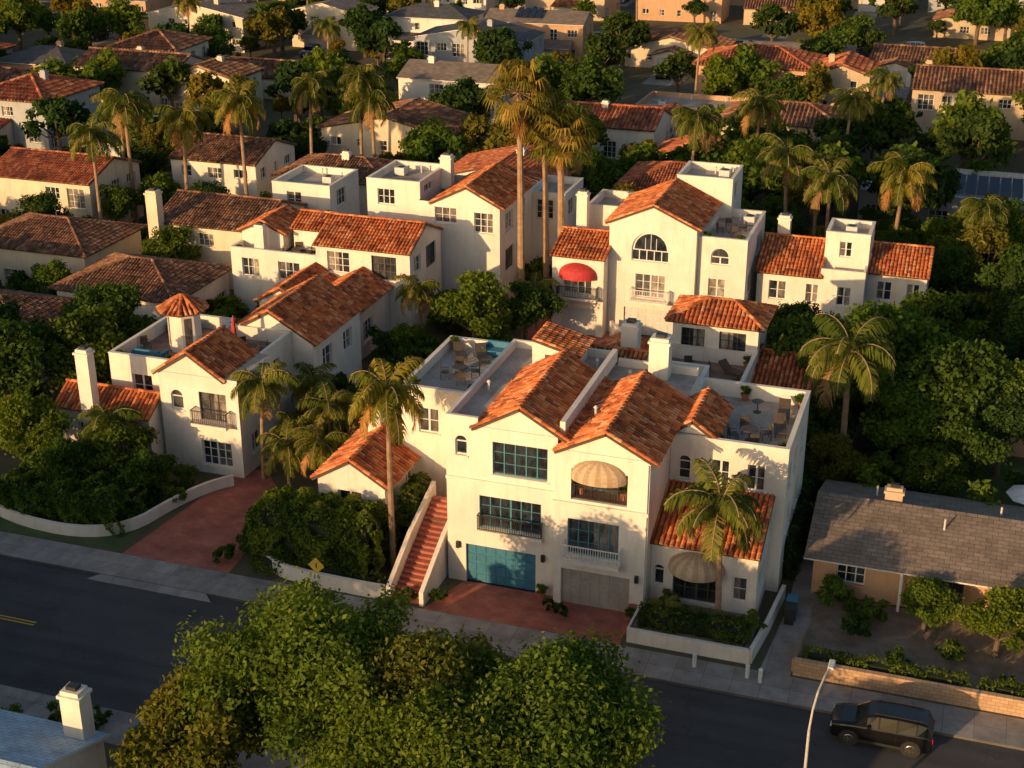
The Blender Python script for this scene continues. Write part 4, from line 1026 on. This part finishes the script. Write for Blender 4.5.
def sign():
    e=empty('warning_sign',(-6.7,-5.4,0)); mb=MB(); mb.tube((0,0,0),(0,0,3.2),.04,.04,8); obj('post',mb.mesh('post',[M['trim']]),(0,0,0),e)
    s=MB(); r=.5; s.hexa([(-r,-.06,2.8),(0,-.06,2.8-r),(r,-.06,2.8),(0,-.06,2.8+r),(-r,-.045,2.8),(0,-.045,2.8-r),(r,-.045,2.8),(0,-.045,2.8+r)]); obj('panel',s.mesh('panel',[M['painty']]),(0,0,0),e)
    s=MB(); s.box(-.04,.04,-.066,-.062,2.66,2.96); obj('symbol',s.mesh('symbol',[M['iron']]),(0,0,0),e)
sign()
def bollard(x,y):
    mb=MB(); mb.tube((0,0,0),(0,0,.75),.11,.11,12); mb.tube((0,0,.75),(0,0,.85),.13,.05,12); obj('bollard',mb.mesh('bollard',[M['trim']]),(x,y,0))
for x,y in ((14.4,-4.3),(17.2,-4.4),(17.9,-4.6)): bollard(x,y)
mb=MB(); mb.tube((0,0,-.131),(0,0,-.128),.35,.35,20); obj('manhole_cover',mb.mesh('mh',[M['iron']]),(-12,-9,0))
def bin_(x,y,z,m):
    mb=MB(); mb.hexa([(-.25,-.3,.05),(-.25,.3,.05),(.25,.3,.05),(.25,-.3,.05),(-.3,-.35,1),(-.3,.35,1),(.3,.35,1),(.3,-.35,1)]); mb.box(-.32,.32,-.37,.4,1,1.07); mb.tube((-.3,.33,.12),(.3,.33,.12),.12,.12,10)
    obj('wheelie_bin',mb.mesh('bin',[M[m]]),(x,y,z))
bin_(18.5,1.5,0,'iron'); bin_(18.5,2.4,0,'gblue')
def chair(x,y,z,rot,col='trimd'):
    mb=MB()
    for a in (-.25,.25):
        for b in (-.25,.25): mb.box(a-.02,a+.02,b-.02,b+.02,0,.42 if b<0 else .95)
    mb.box(-.28,.28,-.28,.28,.42,.47); mb.box(-.27,.27,.24,.28,.5,.95)
    for a in (-.28,.26): mb.box(a,a+.03,-.27,.24,.62,.65)
    obj('patio_chair',mb.mesh('chair',[M[col]]),(x,y,z),rot=rot)
def table(x,y,z,r=.5):
    mb=MB(); mb.tube((0,0,0),(0,0,.03),.25,.25,12); mb.tube((0,0,.03),(0,0,.7),.04,.04,8); mb.tube((0,0,.7),(0,0,.74),r,r,20); obj('patio_table',mb.mesh('table',[M['trimd']]),(x,y,z))
def lounger(x,y,z,rot):
    mb=MB(); mb.box(-.35,.35,-.9,.4,.3,.38); mb.hexa([(-.35,.4,.3),(-.35,.95,.75),(.35,.95,.75),(.35,.4,.3),(-.35,.38,.38),(-.35,.9,.82),(.35,.9,.82),(.35,.38,.38)])
    for a in (-.3,.26):
        for b in (-.85,.3): mb.box(a,a+.05,b,b+.05,0,.3)
    obj('sun_lounger',mb.mesh('lounger',[M['trimd']]),(x,y,z),rot=rot)
def dining(x,y,z,n=4):
    table(x,y,z)
    for i in range(n):
        a=6.283*i/n+.4; chair(x+math.cos(a)*.95,y+math.sin(a)*.95,z,a-1.57)
zd=8.1
dining(14.8,7,zd); lounger(16.3,8.6,zd,.2); lounger(16.2,10.8,zd,.1); table(14.6,11,zd,.35)
dining(9,19,6.5); lounger(11.5,20,6.5,1); table(-22.5,14.8,6.0); dining(-3.5,9,8.7); lounger(-4.6,12,8.7,.5); lounger(-3.2,12.2,8.7,.5)
chair(7.2,0.2,6.7,3.4); chair(8.8,0.2,6.7,2.9); dining(6.6,46,8.2); dining(-28.5,36.6,5.4); dining(-21,14.2,6.0,3)
def sofa(x,y,z,rot):
    mb=MB(); mb.box(-1,1,-.4,.4,.1,.42); mb.box(-1,1,.4,.6,.1,.8); mb.box(-1.18,-1,-.4,.6,.1,.62); mb.box(1,1.18,-.4,.6,.1,.62); obj('patio_sofa',mb.mesh('sofa',[M['gblue']]),(x,y,z),rot=rot)
sofa(-27.6,16.6,6.0,0); sofa(-27.2,11.5,6.0,3.14); chair(-28.4,12.8,6.0,1); sofa(-2.3,13.2,8.7,0)
def umb(x,y,z,open_=False,mat='awnr'):
    e=empty('patio_umbrella',(x,y,z)); mb=MB(); mb.tube((0,0,0),(0,0,2.5),.025,.025,6); obj('pole',mb.mesh('p',[M['trim']]),(0,0,0),e)
    c=MB(); n=8
    if open_:
        for i in range(n):
            a=i*2*math.pi/n; b=a+2*math.pi/n; c.face([(1.6*math.cos(a),1.6*math.sin(a),2.0),(1.6*math.cos(b),1.6*math.sin(b),2.0),(0,0,2.6)])
    else: c.tube((0,0,1.0),(0,0,2.2),.2,.12,8); c.tube((0,0,2.2),(0,0,2.5),.12,.02,8)
    obj('canopy',c.mesh('c',[M[mat]]),(0,0,0),e)
umb(-22.5,14.8,6.0); umb(31,17.5,0,True,'trim')

# ------------------------------------------------------------------ light, world, camera
sd=Vector((-.43,-.90,0)).normalized(); el=math.radians(11)
tos=Vector((sd.x*math.cos(el),sd.y*math.cos(el),math.sin(el)))
ld=bpy.data.lights.new('sun','SUN'); ld.energy=5.0; ld.angle=math.radians(.5); ld.color=(1,.63,.30)
lo=bpy.data.objects.new('sun',ld); COL.objects.link(lo); lo.rotation_euler=tos.to_track_quat('Z','Y').to_euler(); lo.location=(0,0,80)
w=bpy.data.worlds.new('World'); SC.world=w; w.use_nodes=True; nt=w.node_tree
sk=nt.nodes.new('ShaderNodeTexSky'); sk.sky_type='NISHITA'; sk.sun_disc=False; sk.sun_elevation=el; sk.sun_rotation=math.atan2(sd.x,sd.y); sk.dust_density=2.0
nt.links.new(sk.outputs[0],nt.nodes['Background'].inputs[0]); nt.nodes['Background'].inputs[1].default_value=.14
cd=bpy.data.cameras.new('camera'); cam=bpy.data.objects.new('camera',cd); COL.objects.link(cam); SC.camera=cam
cd.sensor_width=36; cd.lens=36*1422/1024; cd.clip_start=.5; cd.clip_end=6000
cam.location=(25.24,-66.8,43); cam.rotation_euler=(math.radians(90-23.2),0,math.radians(18.5))
SC.view_settings.view_transform='Standard'; SC.view_settings.look='None'; SC.view_settings.exposure=0
